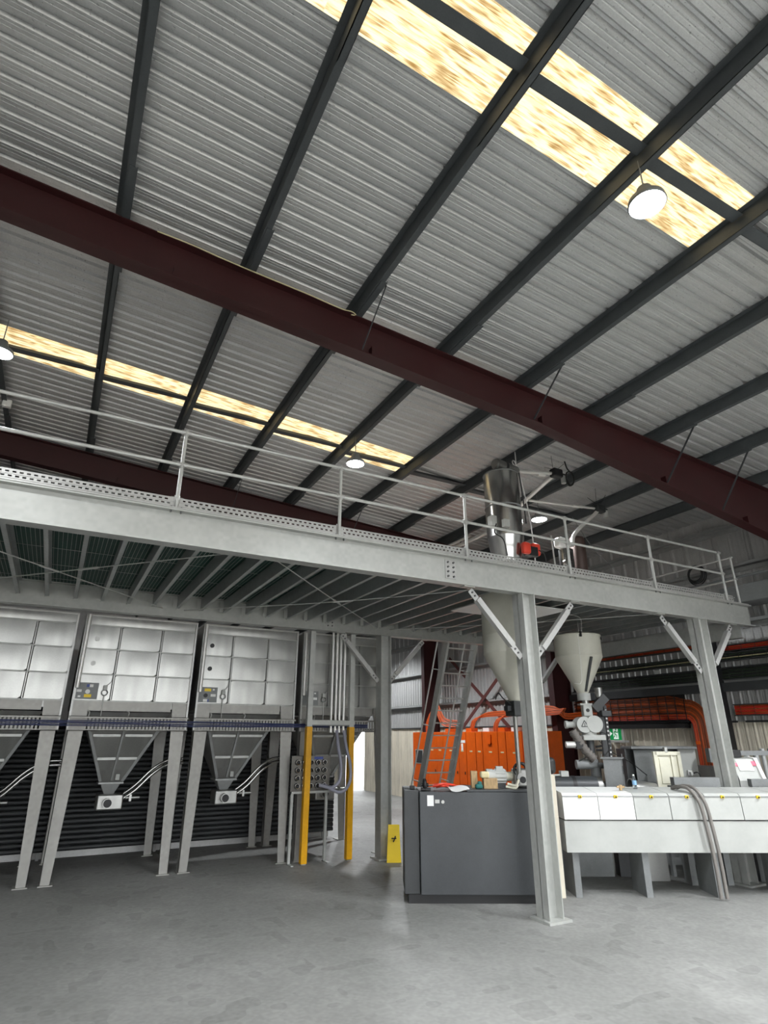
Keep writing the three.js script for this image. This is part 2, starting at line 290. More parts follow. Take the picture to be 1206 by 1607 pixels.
// ---------------------------------------------------------------- mezzanine
const YB = 4.45, YT = 4.89, ZF = -7.0, ZR = -11.77, XE = 12.53, XS = -5.2;
const mezz = thing('mezzanine', 'galvanised steel mezzanine platform on columns spanning above the bins and hoppers', 'mezzanine', [6.37, 0, -9.4]);
{
  const ibeam = (zf, x0, x1) => $().box(x0, x1, YB, YB + 0.02, zf, zf - 0.19).box(x0, x1, YT - 0.022, YT, zf, zf - 0.19).box(x0, x1, YB, YT, zf - 0.09, zf - 0.1);
  const fb = part('edge_beam', ibeam(ZF, XS, XE), M.galv, mezz);
  const rb = part('edge_beam', ibeam(ZR, XS, XE), M.galv, mezz);
  part('edge_angle', $().box(XS, XE - 0.1, YT, YT + 0.012, ZF + 0.012, ZF - 0.08), M.galvBright, fb);
  part('end_plate', $().box(XE - 0.012, XE, YB + 0.01, YT - 0.01, ZF - 0.1, ZF - 0.17), M.galv, fb);
  for (const [x, p, zf] of [[4.955, fb, ZF], [5.02, rb, ZR]]) {
    part('splice_plate', $().box(x - 0.095, x + 0.095, 4.535, 4.825, zf - 0.078, zf - 0.09), M.galvBright, p);
    for (let i = 0; i < 2; i++) for (let j = 0; j < 4; j++) part('bolt', $().rod([x - 0.05 + 0.1 * i, 4.57 + 0.073 * j, zf - 0.085], [x - 0.05 + 0.1 * i, 4.57 + 0.073 * j, zf - 0.055], 0.016, 6), M.bolt, p);
  }
  // joists, each a lipped channel
  const jz0 = ZF - 0.1, jz1 = ZR - 0.08;
  const joist = $().box(0, 0.06, 4.63, 4.634, jz1, jz0).box(0, 0.004, 4.63, 4.862, jz1, jz0).box(0, 0.06, 4.858, 4.862, jz1, jz0).box(0.056, 0.06, 4.63, 4.65, jz1, jz0).geo();
  const cleat = $().box(-0.004, 0.008, 4.62, 4.84, -0.1, 0).box(-0.08, 0, 4.62, 4.84, -0.008, 0).geo();
  for (let k = 0; k < 38; k++) {
    const x = -0.945 + 0.45 * (k - 9);
    if (x > 12.2) break;
    const j = meshOf('joist', joist, M.joist, mezz, [x - 6.37, 0, 9.4]);
    meshOf('cleat', cleat, M.galv, j, [0, 0, ZR - 0.01]);
    meshOf('cleat', cleat, M.galv, j, [0, 0, ZF - 0.1]);
  }
  // deck boards over bearing bars
  const barsG = $(); for (let i = 0; i < 16; i++) barsG.box(0.03 + i * 0.0562, 0.0335 + i * 0.0562, 4.876, 4.884, ZR - 0.05, ZF - 0.12);
  for (const z of [-7.5, -8.5, -9.5, -10.5, -11.5]) barsG.box(0, 0.89, 4.879, 4.884, z, z - 0.006);
  const bars = barsG.geo(), board = $().box(0, 0.89, 4.884, 4.896, ZR - 0.15, ZF - 0.12).geo(), plate = $().box(0, 0.89, 4.896, 4.903, ZR - 0.15, ZF - 0.12).geo();
  for (let k = 0; k < 19; k++) {
    const x = -4.95 + 0.9 * k; if (x > 12) break;
    const d = meshOf('deck_panel', board, M.deck, mezz, [x - 6.37, 0, 9.4]);
    meshOf('bounce_layer', plate, M.deckBounce, d);  // unseen top layer added to mute the deck's bounce onto the roof
    const b = meshOf('bearing_bars', bars, M.galvBright, d); b.userData.kind = 'stuff';
  }
  part('soffit_plate', $().box(6.55, 8.5, 4.605, 4.628, -8.25, -9.4), M.white, mezz);
  part('end_beam', $().box(12.3, 12.31, 4.22, 4.6, ZF - 0.2, ZR - 0.1).box(12.3, 12.37, 4.22, 4.232, ZF - 0.2, ZR - 0.1).box(12.3, 12.37, 4.588, 4.6, ZF - 0.2, ZR - 0.1), M.galv, mezz);
  // columns with knee braces
  const column = (x, zf, mat, braces) => {
    const zc = zf - 0.095, z0 = zc + 0.125, z1 = zc - 0.125, x0 = x - 0.127, x1 = x + 0.127;
    const c = part('column', $().box(x0, x0 + 0.014, 0.03, YB, z0, z1).box(x1 - 0.014, x1, 0.03, YB, z0, z1).box(x0, x1, 0.03, YB, zc - 0.005, zc + 0.005), mat, mezz);
    part('base_plate', $().box(x - 0.2, x + 0.2, 0, 0.03, zc - 0.2, zc + 0.2), mat, c);
    for (const s of braces) {
      const top = [x + s * 1.1, YB - 0.0, zc], bot = [x + s * 0.127, YB - 1.02, zc], d = V(...bot).sub(V(...top)).normalize(), at = (q) => [top[0] + d.x * q, top[1] + d.y * q, zc], n = V(-d.y, d.x, 0);
      const L = Math.hypot(bot[0] - top[0], bot[1] - top[1]);
      const k = part('knee_brace', $().bar(at(0.24), at(L - 0.26), 0.09, 0.09, n), M.galvBright, mezz);
      for (const [a, b] of [[0.06, 0.27], [L - 0.29, L - 0.02]]) {
        part('end_plate', $().bar(at(a), at(b), 0.012, 0.1, n), M.galvBright, k);
        for (const q of [0.3, 0.7]) { const p = at(a + (b - a) * (a < 0.1 ? q * 0.8 : 0.15 + q * 0.7)); part('bolt', $().rod([p[0], p[1], zc - 0.02], [p[0], p[1], zc + 0.024], 0.016, 6), M.bolt, k); }
      }
      part('gusset', $().box(top[0] - 0.1, top[0] + 0.1, YB - 0.014, YB, zc - 0.06, zc + 0.06), mat, k);
    }
  };
  column(6.37, ZF, M.galv, [-1, 1]); column(10.74, ZF, M.galv, [-1, 1]); column(-4.5, ZF, M.galv, []);
  column(6.37, ZR, M.galv, [-1, 1]); column(10.74, ZR, M.galv, [1]); column(-4.5, ZR, M.galv, []);
  // sagging tie rods under the joists
  for (const [a, b, s] of [[[-2.6, -7.2], [1.5, -11.8], 0.0], [[-2.2, -11.8], [2.1, -7.2], 0.0], [[2.0, -7.2], [6.15, -11.8], 0.01], [[1.9, -11.8], [6.25, -7.2], 0.05], [[6.5, -11.8], [10.6, -7.2], 0.03], [[6.5, -7.2], [10.6, -11.8], 0.02]])
    part('tie_rod', $().tube([[a[0], 4.6, a[1]], [(a[0] + b[0]) / 2, 4.6 - s, (a[1] + b[1]) / 2], [b[0], 4.6, b[1]]], 0.009, 6, 14).rod([a[0] + (b[0] - a[0]) * 0.5, 4.6 - s, a[1] + (b[1] - a[1]) * 0.5], [a[0] + (b[0] - a[0]) * 0.56, 4.6 - s, a[1] + (b[1] - a[1]) * 0.56], 0.017, 6), M.rail, mezz);
}
// guard rail along the front edge and return rail at the end
{
  const t = thing('guard_rail', 'galvanised pipe guard rail along the front edge of the mezzanine', 'railing', [5, YT, -7.06]);
  const zr = -7.06, ys = [5.955, 5.5];
  for (const y of ys) part(y > 5.7 ? 'top_rail' : 'mid_rail', $().rod([XS, y, zr], [11.86, y, zr], 0.022, 12), M.rail, t);
  for (let k = -2; k < 6; k++) {
    const x = 0.89 + 2.19 * k, p = part('post', $().rod([x, YT, zr], [x, 5.955, zr], 0.024, 12), M.rail, t);
    part('foot_bracket', $().box(x - 0.075, x + 0.075, YT + 0.06, YT + 0.18, zr - 0.045, zr - 0.033).box(x - 0.035, x + 0.035, YT - 0.002, YT + 0.2, zr - 0.03, zr - 0.025).box(x - 0.08, x + 0.08, YT, YT + 0.012, zr - 0.06, zr + 0.055), M.galvBright, p);
    for (const s of [-0.06, 0.06]) part('bolt', $().rod([x + s, YT - 0.05, zr + 0.03], [x + s, YT + 0.03, zr + 0.03], 0.012, 6), M.bolt, p);
    for (const y of ys) part('clamp', $().rod([x - 0.06, y, zr], [x + 0.06, y, zr], 0.03, 12).rod([x, y - 0.05, zr], [x, y + 0.03, zr], 0.031, 12), M.galvBright, p);
  }
  // slotted kick board: three strips joined by webs between the slots
  const zk = -7.092, kb = $(), x1 = 12.1;
  for (const [p, q] of [[4.9, 4.968], [4.988, 5.02], [5.04, 5.066]]) kb.box(XS, x1, p, q, zk, zk - 0.004);
  kb.box(XS, x1, 5.062, 5.066, zk, zk - 0.03).box(XS, x1, 5.0, 5.006, zk, zk + 0.006).box(XS, x1, 4.95, 4.955, zk, zk + 0.006);
  for (let x = XS; x < x1; x += 0.07) { kb.box(x, x + 0.032, 4.968, 4.988, zk, zk - 0.004); kb.box(x + 0.035, x + 0.067, 5.02, 5.04, zk, zk - 0.004); }
  part('kick_board', kb, M.galvBright, t);
  const e = thing('guard_rail', 'galvanised return rail running back along the right end of the mezzanine', 'railing', [12.2, YT, -9.4]);
  part('top_rail', $().rod([12.2, 5.89, -6.98], [12.2, 5.89, -11.8], 0.021, 12), M.rail, e);
  part('mid_rail', $().rod([12.2, 5.41, -6.98], [12.2, 5.41, -11.8], 0.021, 12), M.rail, e);
  for (const z of [-7.03, -9.4, -11.75]) part('post', $().rod([12.2, YT, z], [12.2, 5.89, z], 0.023, 12), M.rail, e);
}

// ---------------------------------------------------------------- storage bins
function bin(x0, label, opt) {
  const W = 2.05, x1 = x0 + W, zf = -12.4, zb = zf - 2.0, t = thing('storage_bin', label, 'storage bin', [x0 + W / 2, 0, zf - 1]);
  const c = [x0, x0 + 0.635, x0 + 1.4, x1], rows = [4.28, 3.84, 3.38, 2.91];
  part('shell', $().box(x0, x1, 2.78, 4.45, zf - 0.03, zb), M.cone, t);
  part('panel', $().bulge(x0, x1, 4.28, 4.47, zf, 0.006).box(x0, x1, 4.28, 4.47, zf - 0.03, zf), M.binSheet, t);
  for (let r = 0; r < 3; r++) for (let k = 0; k < 3; k++) part('panel', $().bulge(c[k], c[k + 1], rows[r + 1], rows[r], zf, 0.003 + 0.004 * rnd()).box(c[k], c[k + 1], rows[r + 1], rows[r], zf - 0.03, zf), M.binSheet, t);
  part('top_rim', $().box(x0 - 0.01, x1 + 0.01, 4.445, 4.475, zf - 0.04, zf + 0.035), M.galvBright, t);
  for (const y of rows) part('rail', $().box(x0, x1, y - 0.004, y + 0.004, zf, zf + 0.035).box(x0, x1, y - 0.018, y, zf + 0.03, zf + 0.035), M.galv, t);
  for (const k of [1, 2]) for (let r = 0; r < 3; r++) part('stiffener', $().prism([[c[k] - 0.026, zf - 0.002], [c[k] + 0.026, zf - 0.002], [c[k] + 0.006, zf + 0.03], [c[k] - 0.006, zf + 0.03]], 'y', rows[r + 1] + 0.012, rows[r] - 0.02), M.binSheet, t);
  for (const [a, b] of [[x0 - 0.005, x0 + 0.03], [x1 - 0.025, x1 + 0.008]]) part('corner_post', $().box(a, b, 2.4, 4.46, zf - 0.04, zf + 0.036), M.galvBright, t);
  part('apron', $().box(x0 + 0.29, x1 - 0.32, 2.73, 2.905, zf - 0.01, zf + 0.012).box(x0 + 0.29, x1 - 0.32, 2.73, 2.74, zf - 0.05, zf + 0.03), M.binLeg, t);
  // tapered legs, plate fronts with folded returns
  for (const z of [zf + 0.012, zb]) for (const s of [0, 1]) {
    const f = (q) => (s ? x1 - q : x0 + q), out = [[f(0.02), 2.9], [f(0.3), 2.9], [f(0.27), 2.4], [f(0.17), 0], [f(0.02), 0]];
    part('leg', $().prism(out, 'z', z - 0.012, z).box(f(0.02), f(0.03), 0, 2.9, z, z - 0.14).box(f(0), f(0.22), 0, 0.015, z + 0.05, z - 0.2), M.binLeg, t);
  }
  // hopper: four sloping faces, ribs, outlet
  const X0 = x0 + 0.26, X1 = x1 - 0.28, F = zf - 0.16, K = zb + 0.06, m = x0 + 0.94, a = [m - 0.18, m + 0.18], fz = [zf - 0.82, zf - 1.18], yt = 2.72, yb = 1.47;
  const h = part('hopper', $().quad([X0, yt, F], [X1, yt, F], [a[1], yb, fz[0]], [a[0], yb, fz[0]]).quad([X1, yt, K], [X0, yt, K], [a[0], yb, fz[1]], [a[1], yb, fz[1]]).quad([X0, yt, K], [X0, yt, F], [a[0], yb, fz[0]], [a[0], yb, fz[1]]).quad([X1, yt, F], [X1, yt, K], [a[1], yb, fz[1]], [a[1], yb, fz[0]]), M.cone, t);
  const P = (q, y, o = 0.02) => { const k = (yt - y) / (yt - yb); return [X0 + (a[0] - X0) * k + ((X1 + (a[1] - X1) * k) - (X0 + (a[0] - X0) * k)) * q, y, F + (fz[0] - F) * k + o]; };
  part('rib', $().bar(P(0.49, 2.6), P(0.49, 1.52), 0.035, 0.05, V(0, 0, 1)), M.galvDull, h);
  for (const y of [2.31, 1.9]) for (const [q, r] of [[0.04, 0.46], [0.53, 0.96]]) part('rail', $().bar(P(q, y), P(r, y), 0.03, 0.045, V(0, 1, 0)), M.galv, h);
  for (const q of [0, 1]) part('edge_angle', $().bar(P(q, 2.62, 0), P(q, 1.5, 0), 0.05, 0.05, V(0, 0, 1)), M.galvDull, h);
  part('outlet', $().box(m - 0.22, m + 0.22, 1.45, 1.48, fz[0] + 0.05, fz[1] - 0.05).quad([a[0], yb, fz[0]], [a[1], yb, fz[0]], [m + 0.08, 1.26, fz[0] - 0.1], [m - 0.08, 1.26, fz[0] - 0.1]).quad([a[0], yb, fz[0]], [a[0], yb, fz[1]], [m - 0.08, 1.26, fz[1] + 0.1], [m - 0.08, 1.26, fz[0] - 0.1]).quad([a[1], yb, fz[0]], [a[1], yb, fz[1]], [m + 0.08, 1.26, fz[1] + 0.1], [m + 0.08, 1.26, fz[0] - 0.1]), M.galvDull, t);
  const box = part('suction_box', $().rbox(m - 0.2, m + 0.26, 1.0, 1.27, fz[0] + 0.06, fz[1], 0.03), M.steelDull, t);
  part('inlet_pipe', $().rod([m - 0.02, 1.13, fz[0] + 0.05], [m - 0.02, 1.13, fz[0] + 0.2], 0.085, 20), M.steelDull, box);
  part('inlet_hole', $().rod([m - 0.02, 1.13, fz[0] + 0.19], [m - 0.02, 1.13, fz[0] + 0.203], 0.072, 20), M.black, box);
  if (!opt.bare) { part('suction_pipe', $().tube([[m + 0.22, 1.16, fz[0] - 0.05], [m + 0.45, 1.32, fz[0] - 0.02], [m + 0.75, 1.62, fz[0]], [m + 1.02, 1.78, fz[0]], [m + 1.3, 1.8, fz[0]]], 0.03, 10, 24), M.steel, t); part('suction_pipe', $().tube([[m + 0.22, 1.22, fz[0] - 0.16], [m + 0.45, 1.4, fz[0] - 0.12], [m + 0.75, 1.7, fz[0] - 0.1], [m + 1.02, 1.85, fz[0] - 0.1], [m + 1.3, 1.87, fz[0] - 0.1]], 0.026, 10, 24), M.steel, t); }
  part('valve', $().rod([m + 0.3, 1.2, fz[0]], [m + 0.55, 1.2, fz[0] + 0.02], 0.03, 10).box(m + 0.36, m + 0.4, 1.14, 1.26, fz[0] - 0.04, fz[0] + 0.06), M.steelDull, t);
  part('level_switch', $().box(m + 0.06, m + 0.13, 1.52, 1.62, fz[0] + 0.02, fz[0] + 0.1), M.paleGrey, t);
  for (const q of [x0 + 0.31, x0 + 0.98]) part('lifting_lug', $().tube([[q, 2.62, zf + 0.03], [q + 0.01, 2.71, zf + 0.05], [q - 0.03, 2.73, zf + 0.06]], 0.012, 6, 8), M.galvBright, t);
  part('vent_pipe', $().rod([x0 + 0.045, 3.12, zf + 0.07], [x0 + 0.045, 4.46, zf + 0.07], 0.036, 14), M.pipe, t);
  // control plate, stickers, ports, level-probe box with its lead
  const pl = part('control_plate', $().box(x0 + 0.04, x0 + 0.4, 2.93, 3.22, zf + 0.005, zf + 0.02), M.midGrey, t), zz = zf + 0.02;
  for (const [dx, y, w, hh, mat] of opt.stickers) part('sticker', $().box(x0 + dx, x0 + dx + w, y, y + hh, zz, zz + 0.002), M[mat], pl);
  for (const y of opt.ports.y) part('port', $().rod([x0 + opt.ports.x, y, zf + 0.004], [x0 + opt.ports.x, y, zf + 0.028], 0.043, 18), M[opt.ports.mat], t);
  if (opt.low) part('port', $().rod([x0 + opt.low, 3.06, zz], [x0 + opt.low, 3.06, zz + 0.012], 0.04, 18), M[opt.ports.mat], pl);
  const jb = part('probe_box', $().rbox(x0 + 0.48, x0 + 0.55, 3.09, 3.18, zf + 0.01, zf + 0.07, 0.012), M.paleGrey, t);
  part('lead_coil', $().torus([x0 + 0.515, 3.05, zf + 0.05], 0.05, 0.009, 'z'), M.midGrey, jb); part('lead', $().tube([[x0 + 0.53, 3.17, zf + 0.05], [x0 + 0.6, 3.25, zf + 0.03], [x0 + 0.62, 3.38, zf + 0.04]], 0.005, 6, 10), M.midGrey, jb);
  part('conduit', $().rod([x0 + 0.515, 2.62, zf + 0.045], [x0 + 0.515, 3.0, zf + 0.045], 0.009, 8), M.galvBright, jb);
  return t;
}
const stA = [[0.05, 3.05, 0.08, 0.045, 'paper'], [0.2, 3.14, 0.05, 0.05, 'blueSticker'], [0.25, 3.14, 0.06, 0.05, 'paper'], [0.18, 2.96, 0.12, 0.055, 'yellowSign'], [0.08, 2.96, 0.045, 0.03, 'paper']];
const stB = [[0.14, 3.14, 0.13, 0.055, 'yellowSign'], [0.27, 3.04, 0.1, 0.05, 'paper'], [0.13, 2.94, 0.09, 0.05, 'paper'], [0.21, 2.94, 0.03, 0.05, 'blueSticker'], [0.3, 3.16, 0.04, 0.03, 'paper']];
bin(-1.94, 'galvanised storage bin with cone hopper at the left edge of the photo', { stickers: stA, ports: { x: 0.22, y: [4.02, 3.57], mat: 'paper' } });
bin(0.25, 'galvanised storage bin with two round white ports and yellow sticker beside a sticker plate', { stickers: stA, ports: { x: 0.24, y: [4.02, 3.57], mat: 'paper' }, low: 0.23 });
bin(2.44, 'galvanised storage bin with round black ports left of the yellow-guarded pipe frame', { stickers: stB, ports: { x: 0.2, y: [4.04, 3.58], mat: 'black' }, low: 0.17 });
bin(4.63, 'galvanised storage bin standing behind the yellow-guarded pipe frame', { stickers: stB, ports: { x: 0.2, y: [4.04, 3.58], mat: 'midGrey' }, bare: true });
// slatted cable trays across the bin fronts
[['at the left edge of the photo', -1.94], ['of the bin with white ports', 0.25], ['of the bin with black ports', 2.44], ['of the bin behind the pipe frame', 4.63]].forEach(([w, x]) => {
  const t = thing('cable_tray', 'slatted metal cable tray across the front ' + w, 'cable tray', [x + 1, 2.39, -12.33], 'cable trays across the bins'), x1 = x + 2.06;
  const z0 = -12.36, z1 = -12.27;
  part('side_rail', $().box(x, x1, 2.625, 2.635, z0, z1).box(x, x1, 2.6, 2.635, z1 - 0.004, z1), M.binLeg, t); part('side_rail', $().box(x, x1, 2.39, 2.4, z0, z1).box(x, x1, 2.39, 2.415, z1 - 0.004, z1), M.binLeg, t);
  const s = $(); for (let q = x + 0.02; q < x1 - 0.02; q += 0.062) s.box(q, q + 0.034, 2.4, 2.625, z0, z0 + 0.008);
  part('slats', s, M.binLeg, t).userData.kind = 'stuff';
});
{
  const t = thing('cable_bundle', 'dark blue cables running through the slatted trays in front of the bins', 'cables', [2, 2.46, -12.3]);
  for (let k = 0; k < 5; k++) {
    const y = 2.475 + 0.022 * k, p = []; for (let x = -2.6; x < 6.3; x += 0.55) p.push([x, y + 0.012 * (rnd() - 0.5) + (x > 3.6 ? -0.3 * (y - 2.5) : 0), -12.31 + 0.012 * (rnd() - 0.5)]);
    part('cable', $().tube(p, 0.0075, 6, 60), M.blueCable, t);
  }
  const r = thing('shade_pipe_rack', 'stack of horizontal pipes behind the bin legs, coloured black and closed up as shade', 'pipe rack', [2, 0, -14.8]);
  for (let k = 0; k < 25; k++) part('pipe', $().rod([-3.5, 0.2 + 0.096 * k, -14.75], [6.5, 0.2 + 0.096 * k, -14.75], 0.047, 12), M.dark, r);  // black colour and extra gapless rows stand in for shade under the bins
  for (const x of [-3, 0.2, 2.4, 4.6, 6.3]) part('upright', $().box(x - 0.03, x + 0.03, 0, 2.6, -14.82, -14.88), M.galvDull, r);
}

// ---------------------------------------------------------------- pipe frame with yellow guards, hoses, coupling panel
{
  const t = thing('pipe_support', 'grey steel frame of two posts with yellow lower guards in front of the last bin', 'frame', [5.2, 0, -12.05]);
  for (const x of [4.71, 5.67]) {
    const p = part('post', $().box(x - 0.055, x + 0.055, 2.49, YB, -12.1, -12.0).box(x - 0.05, x + 0.05, 0, 2.49, -12.09, -12.01), M.galv, t);
    part('yellow_guard', $().rbox(x - 0.062, x + 0.062, 0.02, 2.49, -12.11, -11.985, 0.01), M.yellow, p).userData.label = 'yellow guard sleeve';
  }
  part('crossbar', $().box(4.65, 5.73, 2.53, 2.62, -12.11, -11.99), M.galv, t);
  part('crossbar', $().box(4.65, 5.73, 2.51, 2.53, -12.09, -12.01), M.midGrey, t);
  [5.24, 5.34, 5.43, 5.53].forEach((x, k) => one('conveying_pipe', $().rod([x, 2.42, -12.13], [x, YB + 0.2, -12.13], 0.029, 14).rod([x, 2.38, -12.13], [x, 2.46, -12.13], 0.035, 14), M.pipe,
    ['first', 'second', 'third', 'fourth'][k] + ' from left of four pale vertical conveying pipes in the pipe frame', 'pipe', [x, 2.4, -12.13], 'vertical conveying pipes'));
  one('hose', $().tube([[5.36, 2.42, -12.08], [5.37, 2.1, -12.0], [5.42, 1.75, -11.95], [5.38, 1.46, -11.92], [5.22, 1.34, -11.92], [5.0, 1.38, -12.07]], 0.034, 10, 44), M.hose, 'grey hose hanging from the pipe frame, inner of the two', 'hose', [5.36, 1.34, -12]);
  one('hose', $().tube([[5.53, 2.42, -12.08], [5.55, 2.1, -12.0], [5.62, 1.75, -11.93], [5.58, 1.4, -11.88], [5.4, 1.25, -11.87], [5.22, 1.3, -11.92], [5.13, 1.37, -12.07]], 0.034, 10, 48), M.hose, 'grey hose hanging from the pipe frame, outer of the two', 'hose', [5.53, 1.25, -12]);
  const c = thing('coupling_panel', 'stainless coupling panel with twenty round hose couplings on a stand', 'coupling panel', [4.84, 0, -12.16]);
  part('plate', $().rbox(4.42, 5.26, 1.27, 1.93, -12.18, -12.15, 0.006), M.brownSteel, c);
  part('stand', $().box(4.44, 4.49, 0, 1.27, -12.2, -12.15).box(5.18, 5.23, 0, 1.27, -12.2, -12.15).box(4.44, 5.26, 1.23, 1.27, -12.22, -12.13).box(4.44, 4.49, 0, 0.02, -12.25, -11.95).box(5.18, 5.23, 0, 0.02, -12.25, -11.95), M.galv, c);
  for (let i = 0; i < 5; i++) for (let j = 0; j < 4; j++) {
    const x = 4.54 + 0.145 * i, y = 1.37 + 0.145 * j;
    const q = part('coupling', $().latheTo([[0.028, 0], [0.055, 0], [0.055, 0.015], [0.043, 0.02], [0.043, 0.05], [0.05, 0.052], [0.05, 0.064], [0.034, 0.066], [0.032, 0.01]], [x, y, -12.15], V(0, 0, 1), 20), M.steel, c);
    part('bore', $().rod([x, y, -12.152], [x, y, -12.144], 0.03, 16), M.black, q);
  }
  part('label_strip', $().box(4.9, 5.1, 1.86, 1.91, -12.15, -12.147), M.blueSticker, c);
}

// ---------------------------------------------------------------- access ladder to the deck
{
  const t = thing('access_ladder', 'steep galvanised access ladder with handrails leaning up to the mezzanine edge', 'ladder', [8.75, 0, -13.9]);
  const top = -12.12, foot = -14.0, zAt = (y) => foot + (top - foot) * (y / 4.6), d = V(0, 4.6, top - foot).normalize(), nrm = V(0, -d.z, d.y);
  for (const x of [8.28, 9.14]) {
    part('stringer', $().bar([x, 0, foot], [x, 4.5, zAt(4.5)], 0.01, 0.2, nrm).bar([x + 0.03, 0, foot + 0.1], [x + 0.03, 4.5, zAt(4.5) + 0.1], 0.06, 0.01, nrm).bar([x + 0.03, 0, foot - 0.1], [x + 0.03, 4.5, zAt(4.5) - 0.1], 0.06, 0.01, nrm), M.galv, t);
  }
  for (let k = 0; k < 15; k++) { const y = 0.3 + 0.29 * k; part('tread', $().box(8.3, 9.14, y - 0.014, y + 0.014, zAt(y) - 0.025, zAt(y) + 0.025), M.galv, t); }
  for (const x of [8.22, 9.06]) {
    part('handrail', $().rod([x, 0.9, zAt(0.9) - 0.3], [x, 4.6, zAt(4.6) - 0.3], 0.02, 10), M.rail, t);
    for (const y of [1.3, 2.6, 3.9]) part('handrail_bracket', $().bar([x + 0.08, y - 0.06, zAt(y - 0.06)], [x, y, zAt(y) - 0.3], 0.03, 0.02), M.rail, t);
  }
}

// ---------------------------------------------------------------- orange switchboard and its cables
{
  const t = thing('switchboard', 'long bright orange electrical switchboard against the right wall behind the ladder', 'switchboard', [12, 0, -16.2]);
  const xf = 11.68, back = 12.32, edges = [-20.44, -19.39, -18.8, -18.38, -17.45, -17.01, -16.48, -16.12, -15.34, -14.96, -14.2, -13.85, -13.3].map((z) => z * 0.952);
  part('carcass', $().box(xf + 0.02, back, 0.1, 2.45, edges[0], edges[edges.length - 1]), M.orange, t);
  part('door_seal', $().box(xf + 0.012, xf + 0.021, 0.11, 2.44, edges[0] + 0.01, edges[edges.length - 1] - 0.01), M.black, t);
  part('plinth', $().box(xf + 0.05, back, 0, 0.1, edges[0], edges[edges.length - 1]), M.black, t);
  for (let k = 0; k + 1 < edges.length; k++) {
    const a = edges[k] + 0.014, b = edges[k + 1] - 0.014, w = b - a, split = k % 2 === 0 ? [[0.12, 0.9], [0.91, 2.44]] : [[0.12, 2.44]];
    for (const [y0, y1] of split) {
      const d = part('door', $().rbox(xf - 0.024, xf + 0.012, y0, y1, a, b, 0.006), M.orange, t);
      if (y1 > 2) {
        if (k > 0) part('name_plate', $().box(xf - 0.028, xf - 0.024, 1.86, 1.9, (a + b) / 2 - 0.07, (a + b) / 2 + 0.07), M.bag, d);
        part('lock', $().box(xf - 0.042, xf - 0.024, 1.2, 1.28, b - 0.09, b - 0.06), M.black, d);
        if (w > 0.7 && k > 3) part('hood', $().box(xf - 0.07, xf - 0.024, 2.1, 2.125, a + w * 0.36, a + w * 0.62).box(xf - 0.07, xf - 0.024, 2.1, 2.36, a + w * 0.6, a + w * 0.62), M.orange, d);
      }
    }
  }
  part('meter', $().box(xf - 0.045, xf - 0.024, 1.45, 1.85, -19.23, -18.8), M.dark, t); part('meter_rim', $().box(xf - 0.036, xf - 0.024, 1.42, 1.88, -19.27, -18.76), M.paleGrey, t);
  part('notice', $().box(xf - 0.03, xf - 0.025, 2.12, 2.2, -16.58, -16.23).box(xf - 0.03, xf - 0.025, 1.9, 2.1, -16.45, -16.35), M.paper, t);
  for (const [z, m] of [[-16.5, 'orange'], [-15.6, 'white'], [-14.85, 'orange'], [-14.25, 'white'], [-13.6, 'orange'], [-17.7, 'orange']]) part('cable_gland_box', $().box(11.9, 12.15, 2.45, 2.56, z, z + 0.3), M[m], t);
  const looms = [[-19.1, 0.5], [-16.4, 0.32], [-15.2, 0.3], [-13.85, 0.28]];
  looms.forEach(([z, up], j) => {
    const l = thing('cable_loom', ['bundle of orange cables looping out of the far left end of the switchboard', 'bundle of orange cables bending from switchboard top just right of the ladder', 'orange cable bundle leaving the middle of the switchboard top', 'orange cable bundle beside the black hopper outlet'][j], 'cables', [12.0, 2.45, z]);
    for (let k = 0; k < 6; k++) {
      const q = z + 0.035 * k, e = 0.02 * rnd(), end = j === 0 ? [[12.15, 2.75 + up + e + 0.03 * k, q + 0.35], [12.2, 2.72 + 0.04 * k, q + 0.75], [12.2, 2.6 + 0.04 * k, q + 1.6]] : [[12.06, 2.5 + up, q + 0.1 + e], [12.12, 2.6 + up * 0.9 + 0.02 * k, q + 0.5], [12.18, 2.72 + up * 0.6 + 0.025 * k, q + 1.3], [12.18, 2.74 + up * 0.6 + 0.025 * k, Math.max(q + 1.4, -12.6)], [12.28, 2.78 + 0.025 * k, -12.45], [12.9, 2.8 + 0.025 * k, -12.4]];
      part('cable', $().tube([[12.02, 2.45, q], [12.02, 2.47 + up * 0.6, q + 0.02], ...end], 0.018, 6, 30), k % 3 === 1 ? M.orangeDark : M.orangeCable, l);
    }
  });
}

